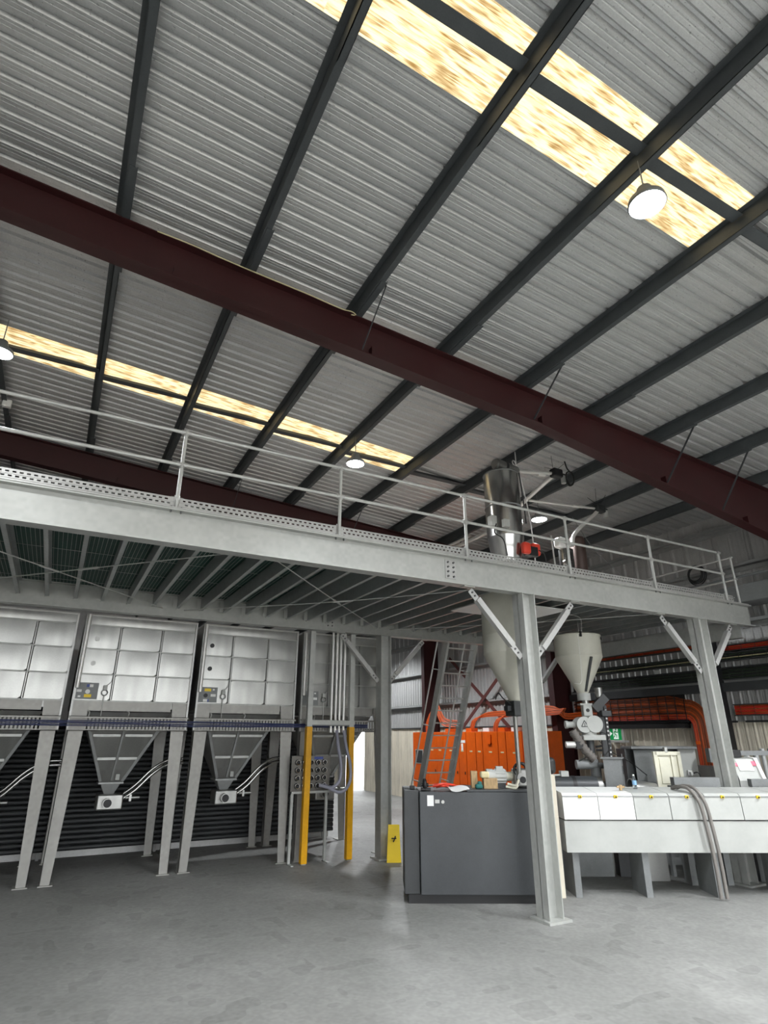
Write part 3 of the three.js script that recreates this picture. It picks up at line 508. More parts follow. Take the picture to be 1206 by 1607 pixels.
// ---------------------------------------------------------------- trays and cables on the right wall
{
  const tray = (label, y0, y1, z0, z1, mats, n, r, x = 12.98) => {
    const t = thing('cable_tray', label, 'cable tray', [x, y0, (z0 + z1) / 2]);
    part('side_rail', $().box(x - 0.03, x + 0.1, y0 - 0.02, y0, z0, z1), M.dark, t); part('side_rail', $().box(x - 0.03, x + 0.1, y1, y1 + 0.02, z0, z1), M.dark, t);
    const s = $(); for (let z = Math.min(z0, z1) + 0.15; z < Math.max(z0, z1); z += 0.3) s.box(x + 0.06, x + 0.075, y0, y1, z, z + 0.025).box(x - 0.035, x - 0.03, y0, y1, z, z + 0.008);
    part('rungs', s, M.dark, t).userData.kind = 'stuff';
    for (let k = 0; k < n; k++) {
      const y = y0 + r + (y1 - y0 - 2 * r) * (k / Math.max(1, n - 1)), p = []; for (let q = 0; q <= 7; q++) p.push([x + 0.02 + 0.012 * rnd(), y + 0.006 * (rnd() - 0.5), z0 + (z1 - z0) * q / 7]);
      part('cable', $().tube(p, r, 6, 28), M[mats[k % mats.length]], t);
    }
  };
  tray('thin tray of red cables high on the right wall below the mezzanine deck', 4.24, 4.31, -12.7, -8.6, ['orangeCable', 'redCable'], 3, 0.014);
  tray('red cable tray high on the wall right of the right mezzanine column', 4.1, 4.2, -8.1, -4.0, ['redCable', 'redCable', 'orangeDark'], 4, 0.015);
  tray('dark cable tray between two strips of bright wall sheeting', 3.9, 4.03, -12.7, -4.0, ['blackCable', 'greenCable', 'bag', 'blackCable'], 6, 0.011);
  tray('deep tray of black cables under the dark cable tray on the right wall', 3.5, 3.73, -12.7, -4.0, ['blackCable', 'greenCable', 'blackCable'], 10, 0.012);
  tray('red cable tray above the beige liner right of the right mezzanine column', 2.75, 2.95, -8.1, -4.0, ['redCable', 'orangeDark', 'redCable'], 8, 0.014);
  // the big orange cable run that turns down behind the right column
  const t = thing('cable_run', 'wide run of orange cables on mesh tray turning down behind the right mezzanine column', 'cables', [12.95, 1.4, -10.8]);
  const n = 16, cm = (k) => (k < 4 ? ['redCable', 'orangeCable'][k % 2] : ['orangeDark', 'orangeCable', 'orangeDark', 'orangeDark', 'brownCable'][k % 5]);
  for (let k = 0; k < n; k++) {
    const y = 2.7 + 0.5 * k / (n - 1), zd = -9.12 + 0.42 * k / (n - 1) + 0.0, rr = 0.12 + 0.42 * k / (n - 1), zc = -9.24, yc = 2.58, p = [];
    for (const z of [-12.7, -12.2, -11.5, -10.8, -10.2, -9.6]) p.push([12.95 + 0.01 * rnd(), y + 0.008 * (rnd() - 0.5), z]);
    for (const q of [0, 0.35, 0.7, 1.05, 1.4]) p.push([12.95, yc + rr * Math.cos(q), zc + rr * Math.sin(q)]);
    for (const yy of [2.35, 2.0, 1.7, 1.4, 0.9, 0.3]) p.push([12.95 + 0.01 * rnd(), yy, zc + rr + 0.006 * (rnd() - 0.5)]);
    part('cable', $().tube(p, 0.0145, 6, 60), M[cm(k)], t);
  }
  for (let z = -12.6; z < -9.2; z += 0.24) part('mesh_wire', $().box(12.915, 12.928, 2.66, 3.24, z, z + 0.013), M.black, t);
  for (const y of [2.66, 2.82, 2.98, 3.14, 3.24]) part('mesh_wire', $().box(12.91, 12.922, y, y + 0.011, -12.7, -9.3), M.black, t);
  part('tray_back', $().box(13.0, 13.02, 2.62, 3.26, -12.7, -9.25), M.black, t);
  part('clip', $().box(12.9, 12.93, 2.15, 2.22, -9.1, -9.0), M.orange, t);
  part('junction_box', $().box(12.85, 13.0, 1.3, 1.72, -9.25, -8.6), M.steelDull, t);
  one('dark_beam', $().box(12.9, 13.04, 3.24, 3.42, -12.8, -4), M.dark, 'dark horizontal rail on the right wall just above the orange cable run', 'rail', [13, 3.3, -9]);
  one('dark_beam', $().box(12.9, 13.1, 2.5, 2.6, -12.8, -9.3), M.black, 'black horizontal rail under the orange cable run on the right wall', 'rail', [13, 2.6, -9]);
  one('downpipe', $().box(12.82, 13.0, 0, 4.6, -8.38, -8.22), M.black, 'black vertical cable duct beside the right mezzanine column', 'duct', [12.9, 0, -8.3]);
  one('notice', $().box(13.12, 13.13, 3.76, 3.86, -10.05, -9.9), M.paper, 'small white notice on the wall between dark cable trays', 'notice', [13.12, 3.76, -10]);
  const e = thing('exit_sign', 'green and white running man exit sign on the beige wall', 'exit sign', [13.05, 2.2, -11.45]);
  const cv = document.createElement('canvas'); cv.width = 256; cv.height = 192; const x = cv.getContext('2d');
  x.fillStyle = '#0b8f4a'; x.fillRect(0, 0, 256, 192); x.fillStyle = '#f4fff8'; x.fillRect(118, 14, 84, 164); x.fillRect(14, 84, 44, 26); x.beginPath(); x.moveTo(58, 60); x.lineTo(100, 97); x.lineTo(58, 134); x.fill();
  x.strokeStyle = x.fillStyle = '#0b8f4a'; x.lineWidth = 13; x.lineCap = 'round'; x.beginPath(); x.arc(168, 42, 13, 0, 7); x.fill();
  for (const l of [[[160, 64], [146, 104]], [[160, 68], [184, 86], [194, 74]], [[156, 66], [134, 76], [130, 96]], [[148, 104], [174, 122], [168, 154]], [[146, 106], [140, 136], [122, 150]]]) { x.beginPath(); x.moveTo(...l[0]); for (const q of l.slice(1)) x.lineTo(...q); x.stroke(); }
  const ct = new THREE.CanvasTexture(cv); ct.colorSpace = THREE.SRGBColorSpace;
  part('case', $().box(13.0, 13.08, 2.22, 2.56, -11.72, -11.22), M.white, e);
  const face = new THREE.Mesh(new THREE.PlaneGeometry(0.48, 0.32).rotateY(-Math.PI / 2), std(lin(1, 1, 1), 0.4, 0, ct, { emissive: lin(1, 1, 1), emissiveMap: ct, emissiveIntensity: 0.35 }));
  face.name = 'face'; face.position.set(12.997 - 13.05, 2.39 - 2.2, -11.47 + 11.45); e.add(face);
  part('bracket', $().box(12.98, 13.1, 2.17, 2.22, -11.66, -11.1), M.paleGrey, e);
  [[-7.1, 'leftmost'], [-6.8, 'middle'], [-6.5, 'rightmost']].forEach(([z, w]) => one('conduit', $().rod([13.08, 0, z], [13.08, 2.52, z], 0.045, 10), M.beige, w + ' of three beige vertical conduits on the wall at the right edge', 'conduit', [13.08, 0, z], 'wall conduits'));
  one('wall_duct', $().rbox(12.5, 13.1, 4.98, 5.36, -7.6, -3, 0.02), M.midGrey, 'grey rectangular duct on the wall beyond the end of the mezzanine', 'duct', [12.8, 5, -5.3]);
  one('wall_rail', $().rod([12.6, 5.55, -8.6], [12.6, 5.55, -3], 0.03, 10), M.midGrey, 'dark pipe along the wall above the grey duct', 'pipe', [12.6, 5.55, -6]);
  const c = thing('cable_coil', 'coil of black cable hung on the dark wall behind the end of the guard rail', 'cable coil', [12.95, 5.7, -8.35]);
  for (let k = 0; k < 5; k++) part('loop', $().torus([12.9 + 0.02 * k, 5.9 + 0.03 * rnd(), -8.35 + 0.03 * rnd()], 0.17 + 0.015 * k, 0.014, 'x'), M.blackCable, c);
}

// ---------------------------------------------------------------- hoppers under the deck
function hopper(x, z, r, yT, yC, yO, ro, label, kind) {
  const t = thing('cone_hopper', label, 'hopper', [x, yO, z]);
  part('barrel', $().lathe([[r - 0.01, yC], [r, yC], [r, yT], [r - 0.02, yT], [r - 0.02, yC]], [x, 0, z], 48), M.hopper, t);
  part('cone', $().lathe([[ro, yO], [r, yC], [r + 0.006, yC + 0.015]], [x, 0, z], 48), M.hopper, t);
  part('rim', $().lathe([[r - 0.02, yT], [r + 0.015, yT], [r + 0.015, yT - 0.03], [r, yT - 0.03]], [x, 0, z], 48), M.hopper, t);
  return t;
}
{
  const h1 = hopper(6.8, -8.0, 0.47, 4.86, 3.62, 2.86, 0.09, 'tall pale hopper with conical bottom behind the middle mezzanine column', 1);
  part('seam', $().torus([6.8, 3.95, -8.0], 0.471, 0.005), M.hopper, h1);
  const v = thing('outlet_valve', 'black outlet valve and thin steel drop tube under the tall pale hopper', 'valve', [6.8, 2.0, -8.0]);
  part('valve_body', $().rbox(6.68, 6.92, 2.62, 2.86, -8.12, -7.88, 0.015).box(6.6, 6.7, 2.7, 2.78, -8.05, -7.95), M.dark, v);
  part('drop_tube', $().rod([6.78, 1.7, -8.0], [6.78, 2.62, -8.0], 0.035, 14), M.steelDull, v);
  part('air_line', $().tube([[6.68, 2.8, -7.95], [6.6, 2.9, -8.05], [6.62, 3.0, -8.2], [6.64, 2.9, -8.3]], 0.01, 6, 16), M.blackCable, v);
  const h2 = hopper(9.42, -8.97, 0.47, 4.28, 3.83, 3.12, 0.1, 'wide grey-white hopper with conical bottom left of the right mezzanine column', 2);
  part('lid', $().lathe([[0, 4.34], [0.3, 4.33], [0.47, 4.29]], [9.42, 0, -8.97], 48), M.hopper, h2);
  for (const [a, b, m] of [[-2.0, -1.6, 'steelDull'], [-0.35, 0, 'dark']]) part('sight_strip', $().bar([9.42 + 0.485 * Math.cos(a + 2.2), 3.8, -8.97 + 0.485 * Math.sin(a + 2.2)], [9.42 + 0.12 * Math.cos(a + 2.2), 3.16, -8.97 + 0.12 * Math.sin(a + 2.2)], 0.05, 0.02), M[m], h2);
  for (const q of [0.6, 2.2, 3.8, 5.4]) part('lid_clamp', $().box(9.42 + 0.48 * Math.cos(q) - 0.02, 9.42 + 0.48 * Math.cos(q) + 0.02, 4.2, 4.3, -8.97 + 0.48 * Math.sin(q) - 0.02, -8.97 + 0.48 * Math.sin(q) + 0.02), M.black, h2);
  part('hanger', $().rod([9.3, 4.3, -9.35], [9.3, 4.64, -9.35], 0.01, 8), M.galvBright, h2); part('hanger', $().rod([9.75, 4.3, -9.2], [9.75, 4.64, -9.2], 0.01, 8), M.galvBright, h2);
  part('lead', $().tube([[9.2, 4.3, -8.6], [9.1, 4.55, -8.5], [8.8, 4.6, -8.5]], 0.004, 6, 12), M.white, h2); part('lead', $().tube([[9.1, 4.25, -8.62], [9.12, 3.6, -8.65], [9.2, 3.3, -8.78], [9.05, 3.3, -8.8]], 0.004, 6, 16), M.white, h2);
}

// ---------------------------------------------------------------- vacuum receivers and conveying pipes above the deck
{
  const x = 6.83, z = -7.95, t = thing('vacuum_receiver', 'tall polished stainless vacuum receiver standing on the mezzanine deck', 'vacuum receiver', [x, 4.9, z]);
  part('barrel', $().lathe([[0.33, 5.72], [0.335, 5.72], [0.335, 6.3], [0.335, 7.0], [0.32, 7.03], [0, 7.05]], [x, 0, z], 56), M.steel, t);
  part('cone', $().lathe([[0.22, 5.2], [0.25, 5.2], [0.25, 5.26], [0.335, 5.72]], [x, 0, z], 56), M.steel, t);
  part('clamp_band', $().torus([x, 6.32, z], 0.337, 0.014), M.midGrey, t); part('clamp_band', $().torus([x, 7.0, z], 0.337, 0.012), M.midGrey, t);
  part('base_ring', $().lathe([[0.2, 4.9], [0.36, 4.9], [0.36, 5.0], [0.27, 5.02], [0.27, 5.2], [0.22, 5.2]], [x, 0, z], 40), M.paleGrey, t);
  const b = part('blower', $().rod([x - 0.2, 7.17, z + 0.12], [x + 0.36, 7.17, z + 0.02], 0.11, 20).rod([x - 0.24, 7.17, z + 0.127], [x - 0.2, 7.17, z + 0.12], 0.085, 20), M.steelDull, t);
  part('blower_band', $().rod([x + 0.0, 7.17, z + 0.085], [x + 0.06, 7.17, z + 0.075], 0.116, 20), M.dark, b);
  part('control_box', $().rbox(x - 0.45, x - 0.33, 5.86, 6.06, z + 0.06, z + 0.2, 0.015).box(x - 0.3, x - 0.18, 5.82, 5.96, z + 0.28, z + 0.36), M.paleGrey, t);
  part('air_valve', $().rbox(x + 0.06, x + 0.24, 5.36, 5.58, z + 0.3, z + 0.42, 0.05), M.redPlastic, t).userData.label = 'red valve actuator';
  part('air_valve', $().rbox(x + 0.38, x + 0.58, 5.4, 5.64, z + 0.16, z + 0.3, 0.05), M.redPlastic, t).userData.label = 'red valve actuator';
  part('valve_block', $().rbox(x + 0.18, x + 0.46, 5.36, 5.54, z + 0.24, z + 0.34, 0.01), M.black, t);
  for (let k = 0; k < 6; k++) part('latch', $().box(x + 0.27 * Math.cos(k) - 0.02, x + 0.27 * Math.cos(k) + 0.02, 5.12, 5.3, z + 0.27 * Math.sin(k) - 0.02, z + 0.27 * Math.sin(k) + 0.02), M.steelDull, t);
  part('air_hose', $().tube([[x + 0.5, 5.5, z + 0.3], [x + 0.62, 5.46, z + 0.3], [x + 0.68, 5.2, z + 0.28], [x + 0.66, 4.95, z + 0.26]], 0.012, 6, 16), M.blackCable, t); part('air_hose', $().tube([[x - 0.36, 5.9, z + 0.2], [x - 0.44, 5.7, z + 0.24], [x - 0.3, 5.6, z + 0.28], [x - 0.22, 5.3, z + 0.28]], 0.012, 6, 18), M.blackCable, t);
  part('riser_cable', $().tube([[x + 0.2, 7.0, z + 0.3], [x + 0.24, 6.5, z + 0.3], [x + 0.3, 6.0, z + 0.26]], 0.014, 6, 12), M.dark, t); part('riser_cable', $().tube([[x + 0.37, 7.05, z], [x + 0.38, 6.4, z + 0.02], [x + 0.4, 5.6, z + 0.05]], 0.02, 6, 12), M.dark, t);
  one('hanging_cable', $().tube([[7.2, 7.6, -7.9], [7.2, 7.35, -7.9], [7.14, 7.25, -7.86], [7.09, 7.33, -7.88], [7.15, 7.4, -7.9], [7.22, 7.2, -7.88], [7.27, 6.6, -7.8], [7.3, 6.0, -7.75], [7.3, 5.0, -7.72]], 0.011, 6, 60), M.white, 'pale cable hanging from the roof beside the tall stainless receiver', 'cable', [7.3, 5, -7.8]);
  const t2 = thing('vacuum_receiver', 'small stainless vacuum receiver with white blower head on the deck right of the lamp', 'vacuum receiver', [8.86, 4.9, -8.45]);
  part('barrel', $().lathe([[0, 4.9], [0.15, 4.9], [0.15, 5.95], [0, 5.98]], [8.86, 0, -8.45], 32), M.steel, t2);
  part('blower', $().rbox(8.62, 8.95, 5.97, 6.2, -8.55, -8.35, 0.06), M.white, t2);
  part('gauge', $().rod([8.66, 5.62, -8.33], [8.66, 5.62, -8.28], 0.045, 14), M.steelDull, t2);
  one('filter_canister', $().lathe([[0, 4.9], [0.16, 4.9], [0.16, 6.22], [0.14, 6.3], [0.06, 6.33], [0, 6.33]], [9.28, 0, -8.5], 32), M.brown, 'dark brown filter canister standing beside the small stainless receiver', 'canister', [9.28, 4.9, -8.5]);
  one('stanchion', $().rod([8.2, 4.9, -8.1], [8.13, 6.05, -8.1], 0.016, 8), M.rail, 'thin white upright rod on the deck between the two receivers', 'rod', [8.2, 4.9, -8.1]);
  const j1 = [8.12, 7.27, -7.76], j2 = [9.88, 7.02, -8.3];
  one('conveying_pipe', $().rod([7.1, 7.17, -7.95], j1, 0.032, 12).rod([7.72, 7.21, -7.87], [7.88, 7.22, -7.84], 0.045, 12), M.pipe, 'short grey pipe from the tall receiver head to the hanging junction', 'pipe', [7.1, 7.17, -7.95]);
  one('conveying_pipe', $().tube([j1, [8.11, 7.2, -8.05], [8.12, 6.95, -8.95], [8.13, 6.76, -9.5], [8.13, 6.72, -10.2], [8.13, 6.72, -12.9]], 0.045, 12, 60).tube([[8.03, 6.78, -10.6], [8.03, 6.78, -12.8]], 0.03, 10, 8), M.pipe, 'long pale pipe sloping down behind the tall receiver towards the far rafter', 'pipe', [8.12, 6.7, -10]);
  one('conveying_pipe', $().rod([8.1, 6.98, -8.6], [9.85, 7.02, -8.32], 0.026, 10).rod([9.2, 7.0, -8.42], [9.45, 7.01, -8.38], 0.034, 10), M.pipe, 'horizontal thin pipe running right to the second hanging junction above the lamp', 'pipe', [9, 7, -8.4]);
  one('conveying_pipe', $().tube([j2, [9.68, 6.82, -8.34], [9.3, 6.5, -8.4], [9.1, 6.28, -8.42], [9.04, 6.08, -8.43], [8.9, 6.06, -8.44]], 0.04, 12, 40), M.pipe, 'bright bent pipe dropping from the second junction to the small receiver', 'pipe', [9.3, 6.1, -8.4]);
  for (const [j, w, mt] of [[j1, 'black valve junction hanging on wires right of the tall receiver', 'black'], [j2, 'grey pipe junction hanging on wires above the small receiver', 'dark']]) {
    const q = thing('pipe_junction', w, 'junction', [j[0], j[1] - 0.1, j[2]]);
    part('valve_body', $().rbox(j[0] - 0.12, j[0] + 0.12, j[1] - 0.09, j[1] + 0.09, j[2] - 0.08, j[2] + 0.08, 0.03).rod([j[0] + 0.05, j[1], j[2]], [j[0] + 0.26, j[1] + 0.03, j[2] - 0.03], 0.03, 8), M[mt], q);
    part('cap', $().rod([j[0] + 0.18, j[1] - 0.18, j[2]], [j[0] + 0.18, j[1] - 0.02, j[2]], 0.05, 12), M.paleGrey, q);
    for (const [dx, dz] of [[-0.25, 0.1], [-0.1, -0.05], [0.05, 0.05]]) part('wire', $().rod([j[0] + dx * 0.3, j[1] + 0.08, j[2]], [j[0] + dx * 1.6, roofY(j[0]) + 0.05, j[2] + dz * 3], 0.005, 5), M.black, q);
  }
  one('cable_loop', $().tube([[8.33, 7.56, -7.7], [8.34, 7.38, -7.66], [8.42, 7.25, -7.62], [8.4, 7.05, -7.6], [8.3, 6.98, -7.62], [8.26, 7.1, -7.64], [8.32, 7.3, -7.66], [8.4, 7.3, -7.62], [8.42, 7.1, -7.6], [8.32, 7.0, -7.62], [8.28, 7.15, -7.66]], 0.014, 6, 60), M.blackCable, 'loop of black cable hanging at the junction under the foreground rafter', 'cable', [8.3, 7, -7.65]);
  one('rafter_cable', $().tube([[0.1, 7.925, -5.925], [0.5, 7.905, -5.92], [0.9, 7.87, -5.925], [1.4, 7.83, -5.92], [2.0, 7.795, -5.92], [2.55, 7.75, -5.92], [2.68, 7.77, -5.925], [2.74, 7.73, -5.92], [2.66, 7.71, -5.92]], 0.007, 6, 60), M.bag, 'thin pale cable clipped along the top of the foreground rafter', 'cable', [1.5, 7.8, -5.93]);
  one('roof_box', $().rbox(-1.83, -1.68, 7.98, 8.13, -11.6, -11.5, 0.02), M.white, 'small white box on the purlin at the left edge', 'junction box', [-1.75, 7.98, -11.55]);
  one('slack_wire', $().tube([[10.2, 7.25, -9.4], [10.6, 6.4, -9.2], [11.0, 5.9, -9.0], [11.6, 5.3, -9.0], [11.9, 4.91, -9.0]], 0.006, 5, 14), M.midGrey, 'thin wire sloping down to the deck left of the end rail', 'wire', [10.8, 5.5, -9.2]);
}

// ---------------------------------------------------------------- high bay lamps
const lampSpots = [[4.262, -9.1, 'glowing round high bay lamp above the middle of the guard rail'], [8.834, -9.1, 'glowing round high bay lamp right of the tall stainless receiver'], [-1.62, -9.0, 'glowing round high bay lamp at the left edge under the skylight'],
  [4.262, -2.5, 'high bay lamp nearest the camera beside the upper right skylight'], [-1.834, -2.5, 'high bay lamp above the camera on the left'], [8.834, -2.5, 'high bay lamp above the right end of the foreground'], [4.262, 4, 'high bay lamp behind the camera, middle'], [-1.834, 4, 'high bay lamp behind the camera, left'], [11.88, -2.5, 'added unseen lamp in front of the mezzanine that brightens the right wall'], [8.834, 4, 'high bay lamp behind the camera, right'],  // the lamp close to the right wall is added to brighten it
  [8.834, -15.8, 'high bay lamp behind the mezzanine in front of the orange switchboard'], [10.358, -22.4, 'high bay lamp farthest back by the beige wall']];
for (const [x, z, label] of lampSpots) {
  const y = roofY(x) - 0.5, t = thing('high_bay_lamp', label, 'lamp', [x, y, z], 'high bay lamps');
  part('housing', $().lathe([[0, 0.22], [0.07, 0.21], [0.09, 0.12], [0.17, 0.06], [0.18, 0.01], [0.17, 0]], [x, y, z], 32), M.midGrey, t);
  part('lens', $().lathe([[0.165, 0.004], [0.15, -0.006], [0, -0.012]], [x, y, z], 32), M.glow, t).castShadow = false;
  part('hanger', $().rod([x, y + 0.2, z], [x, roofY(x) + 0.1, z], 0.008, 6), M.midGrey, t);
  const s = new THREE.SpotLight(lin(0.94, 0.97, 1), LAMP, 0, 1.2, 0.3, 2);
  s.position.set(0, -0.03, 0); s.target.position.set(0, -3, 0); s.castShadow = true; s.shadow.radius = 7; s.name = 'light'; t.add(s, s.target);
}

// ---------------------------------------------------------------- extrusion line (turned frame: u, y, -w)
{
  const c = thingL('machine_cabinet', 'low charcoal machine cabinet in front of the orange switchboard', 'machine cabinet', [1.4, 0, 10.5]);
  part('body', $().rbox(0.56, 2.5, 0.12, 1.5, -10.95, -10.02, 0.012), M.charcoal, c); part('end_box', $().rbox(0.32, 0.555, 0.12, 1.515, -10.95, -10.08, 0.01), M.dark, c);
  part('plinth', $().box(0.38, 2.45, 0, 0.12, -10.9, -10.1), M.black, c);
  part('lid', $().rbox(1.3, 2.5, 1.5, 1.53, -10.95, -10.01, 0.006), M.charcoal, c);
  part('label_plate', $().box(0.68, 0.78, 1.3, 1.45, -10.02, -10.015), M.paper, c); part('switch', $().rod([0.92, 1.36, -10.02], [0.92, 1.36, -9.99], 0.025, 14).box(0.8, 0.87, 1.34, 1.39, -10.02, -10.01), M.steelDull, c);
  const m = thingL('electric_motor', 'pale grey finned electric motor with gearbox lying on the charcoal cabinet', 'motor', [2.0, 1.52, 10.4]);
  const fins = $().rod([1.74, 1.7, -10.4], [2.0, 1.7, -10.4], 0.1, 24); for (let k = 0; k < 14; k++) fins.bar([1.82, 1.7 + 0.107 * Math.sin(k * 0.449), -10.4 + 0.107 * Math.cos(k * 0.449)], [1.98, 1.7 + 0.107 * Math.sin(k * 0.449), -10.4 + 0.107 * Math.cos(k * 0.449)], 0.006, 0.02);
  part('motor_body', fins, M.paleGrey, m); part('fan_cover', $().rod([1.68, 1.7, -10.4], [1.78, 1.7, -10.4], 0.112, 24), M.paleGrey, m);
  part('foot', $().box(1.78, 1.98, 1.53, 1.6, -10.48, -10.32), M.dark, m); part('terminal_box', $().box(1.84, 1.95, 1.79, 1.85, -10.45, -10.35), M.paleGrey, m);
  part('coupling', $().rod([2.0, 1.7, -10.4], [2.12, 1.7, -10.4], 0.07, 18), M.creamPlastic, m);
  part('gearbox', $().rbox(2.1, 2.36, 1.53, 1.82, -10.52, -10.28, 0.05).rod([2.23, 1.68, -10.28], [2.23, 1.68, -10.2], 0.09, 20), M.steelDull, m);
  part('gear_bore', $().rod([2.23, 1.66, -10.2], [2.23, 1.66, -10.193], 0.05, 16), M.black, m);
  part('hose_wrap', $().torus([2.22, 1.8, -10.3], 0.1, 0.02, 'z').tube([[2.12, 1.84, -10.3], [2.25, 1.9, -10.32], [2.38, 1.84, -10.3], [2.4, 1.65, -10.24]], 0.02, 8, 16), M.blackCable, m);
  part('short_hose', $().tube([[1.98, 1.6, -10.2], [2.1, 1.58, -10.16], [2.16, 1.66, -10.2]], 0.022, 8, 12), M.creamPlastic, m); part('short_hose', $().tube([[1.95, 1.56, -10.2], [2.08, 1.54, -10.15], [2.14, 1.58, -10.2]], 0.02, 8, 12), M.creamPlastic, m);
  oneL('carton', $().rbox(1.6, 1.82, 1.53, 1.68, -10.35, -10.18, 0.006), M.card, 'small brown carton in front of the electric motor', 'carton', [1.7, 1.53, 10.26]);
  oneL('carton', $().rbox(1.42, 1.52, 1.53, 1.78, -10.42, -10.3, 0.006), M.card, 'narrow upright carton left of the electric motor', 'carton', [1.47, 1.53, 10.36]);
  oneL('paper_bag', $().rbox(1.56, 1.7, 1.68, 1.78, -10.34, -10.2, 0.03), M.bag, 'crumpled pale yellow bag on the small brown carton', 'bag', [1.62, 1.68, 10.27]);
  oneL('rag', $().rbox(1.46, 1.58, 1.53, 1.6, -10.26, -10.14, 0.03).rbox(1.5, 1.57, 1.58, 1.64, -10.24, -10.16, 0.025), M.teal, 'crumpled dark teal rag left of the cartons', 'rag', [1.52, 1.53, 10.2]);
  const pg = new THREE.PlaneGeometry(0.34, 0.3, 10, 8), pp = pg.attributes.position; for (let i = 0; i < pp.count; i++) pp.setZ(i, 0.012 * Math.sin(pp.getX(i) * 19) + 0.015 * Math.sin(pp.getY(i) * 15 + 1));
  pg.computeVertexNormals(); pg.rotateX(-1.45).rotateY(0.3).translate(1.18, 1.545, -10.14);
  oneL('paper_sheet', $().add(pg), M.paper, 'loose white sheet of paper lying on the charcoal cabinet', 'paper', [1.18, 1.52, 10.14]);
  oneL('hose_coil', $().tube([[0.85, 1.55, -10.3], [0.95, 1.57, -10.2], [1.05, 1.55, -10.3], [0.98, 1.56, -10.42], [0.84, 1.58, -10.36], [0.8, 1.56, -10.24], [0.95, 1.6, -10.2], [1.1, 1.58, -10.3], [1.2, 1.55, -10.4]], 0.018, 6, 50), M.redPlastic, 'tangled red hose on the cabinet at the foot of the ladder', 'hose', [1, 1.53, 10.3]);
  oneL('lamp_box', $().rbox(0.42, 0.5, 1.515, 1.57, -10.3, -10.22, 0.01), M.black, 'small black box on the left end of the charcoal cabinet', 'box', [0.46, 1.515, 10.26]);
  oneL('hose_reel', $().torus([0.66, 1.58, -10.25], 0.07, 0.03, 'x').rod([0.6, 1.58, -10.25], [0.72, 1.58, -10.25], 0.03, 10).box(0.6, 0.75, 1.51, 1.54, -10.33, -10.17), M.black, 'small black coiled strap beside the ladder foot on the cabinet', 'coil', [0.66, 1.51, 10.25]);
  const w = thingL('floor_sign', 'yellow folding caution sign left of the charcoal cabinet', 'sign', [0.2, 0, 13.2]);
  for (const s of [-1, 1]) { const b = $().prism([[0.02, 0.0], [0.3, 0.0], [0.27, 0.66], [0.05, 0.66]], 'z', 0, 0.02); b.g[0].rotateX(-s * 0.2).translate(0.05, 0, -13.2 + s * 0.14); part('panel', b, M.yellowSign, w); }
  part('warning_mark', $().bar([0.16, 0.42, -12.965 - 0.1], [0.26, 0.42, -12.965 - 0.1], 0.004, 0.02).bar([0.2, 0.36, -13.06 + 0.012], [0.24, 0.46, -13.075 + 0.012], 0.02, 0.02), M.black, w);
  oneL('post_stub', $().rbox(2.62, 2.8, 0, 1.72, -10.6, -10.4, 0.01), M.beige, 'beige post right behind the middle mezzanine column', 'post', [2.7, 0, 10.5]);
  oneL('black_bag', $().rbox(2.7, 2.9, 1.72, 1.98, -10.9, -10.6, 0.07), M.black, 'black bag hung on the beige post beside the middle column', 'bag', [2.8, 1.72, 10.75]);
}
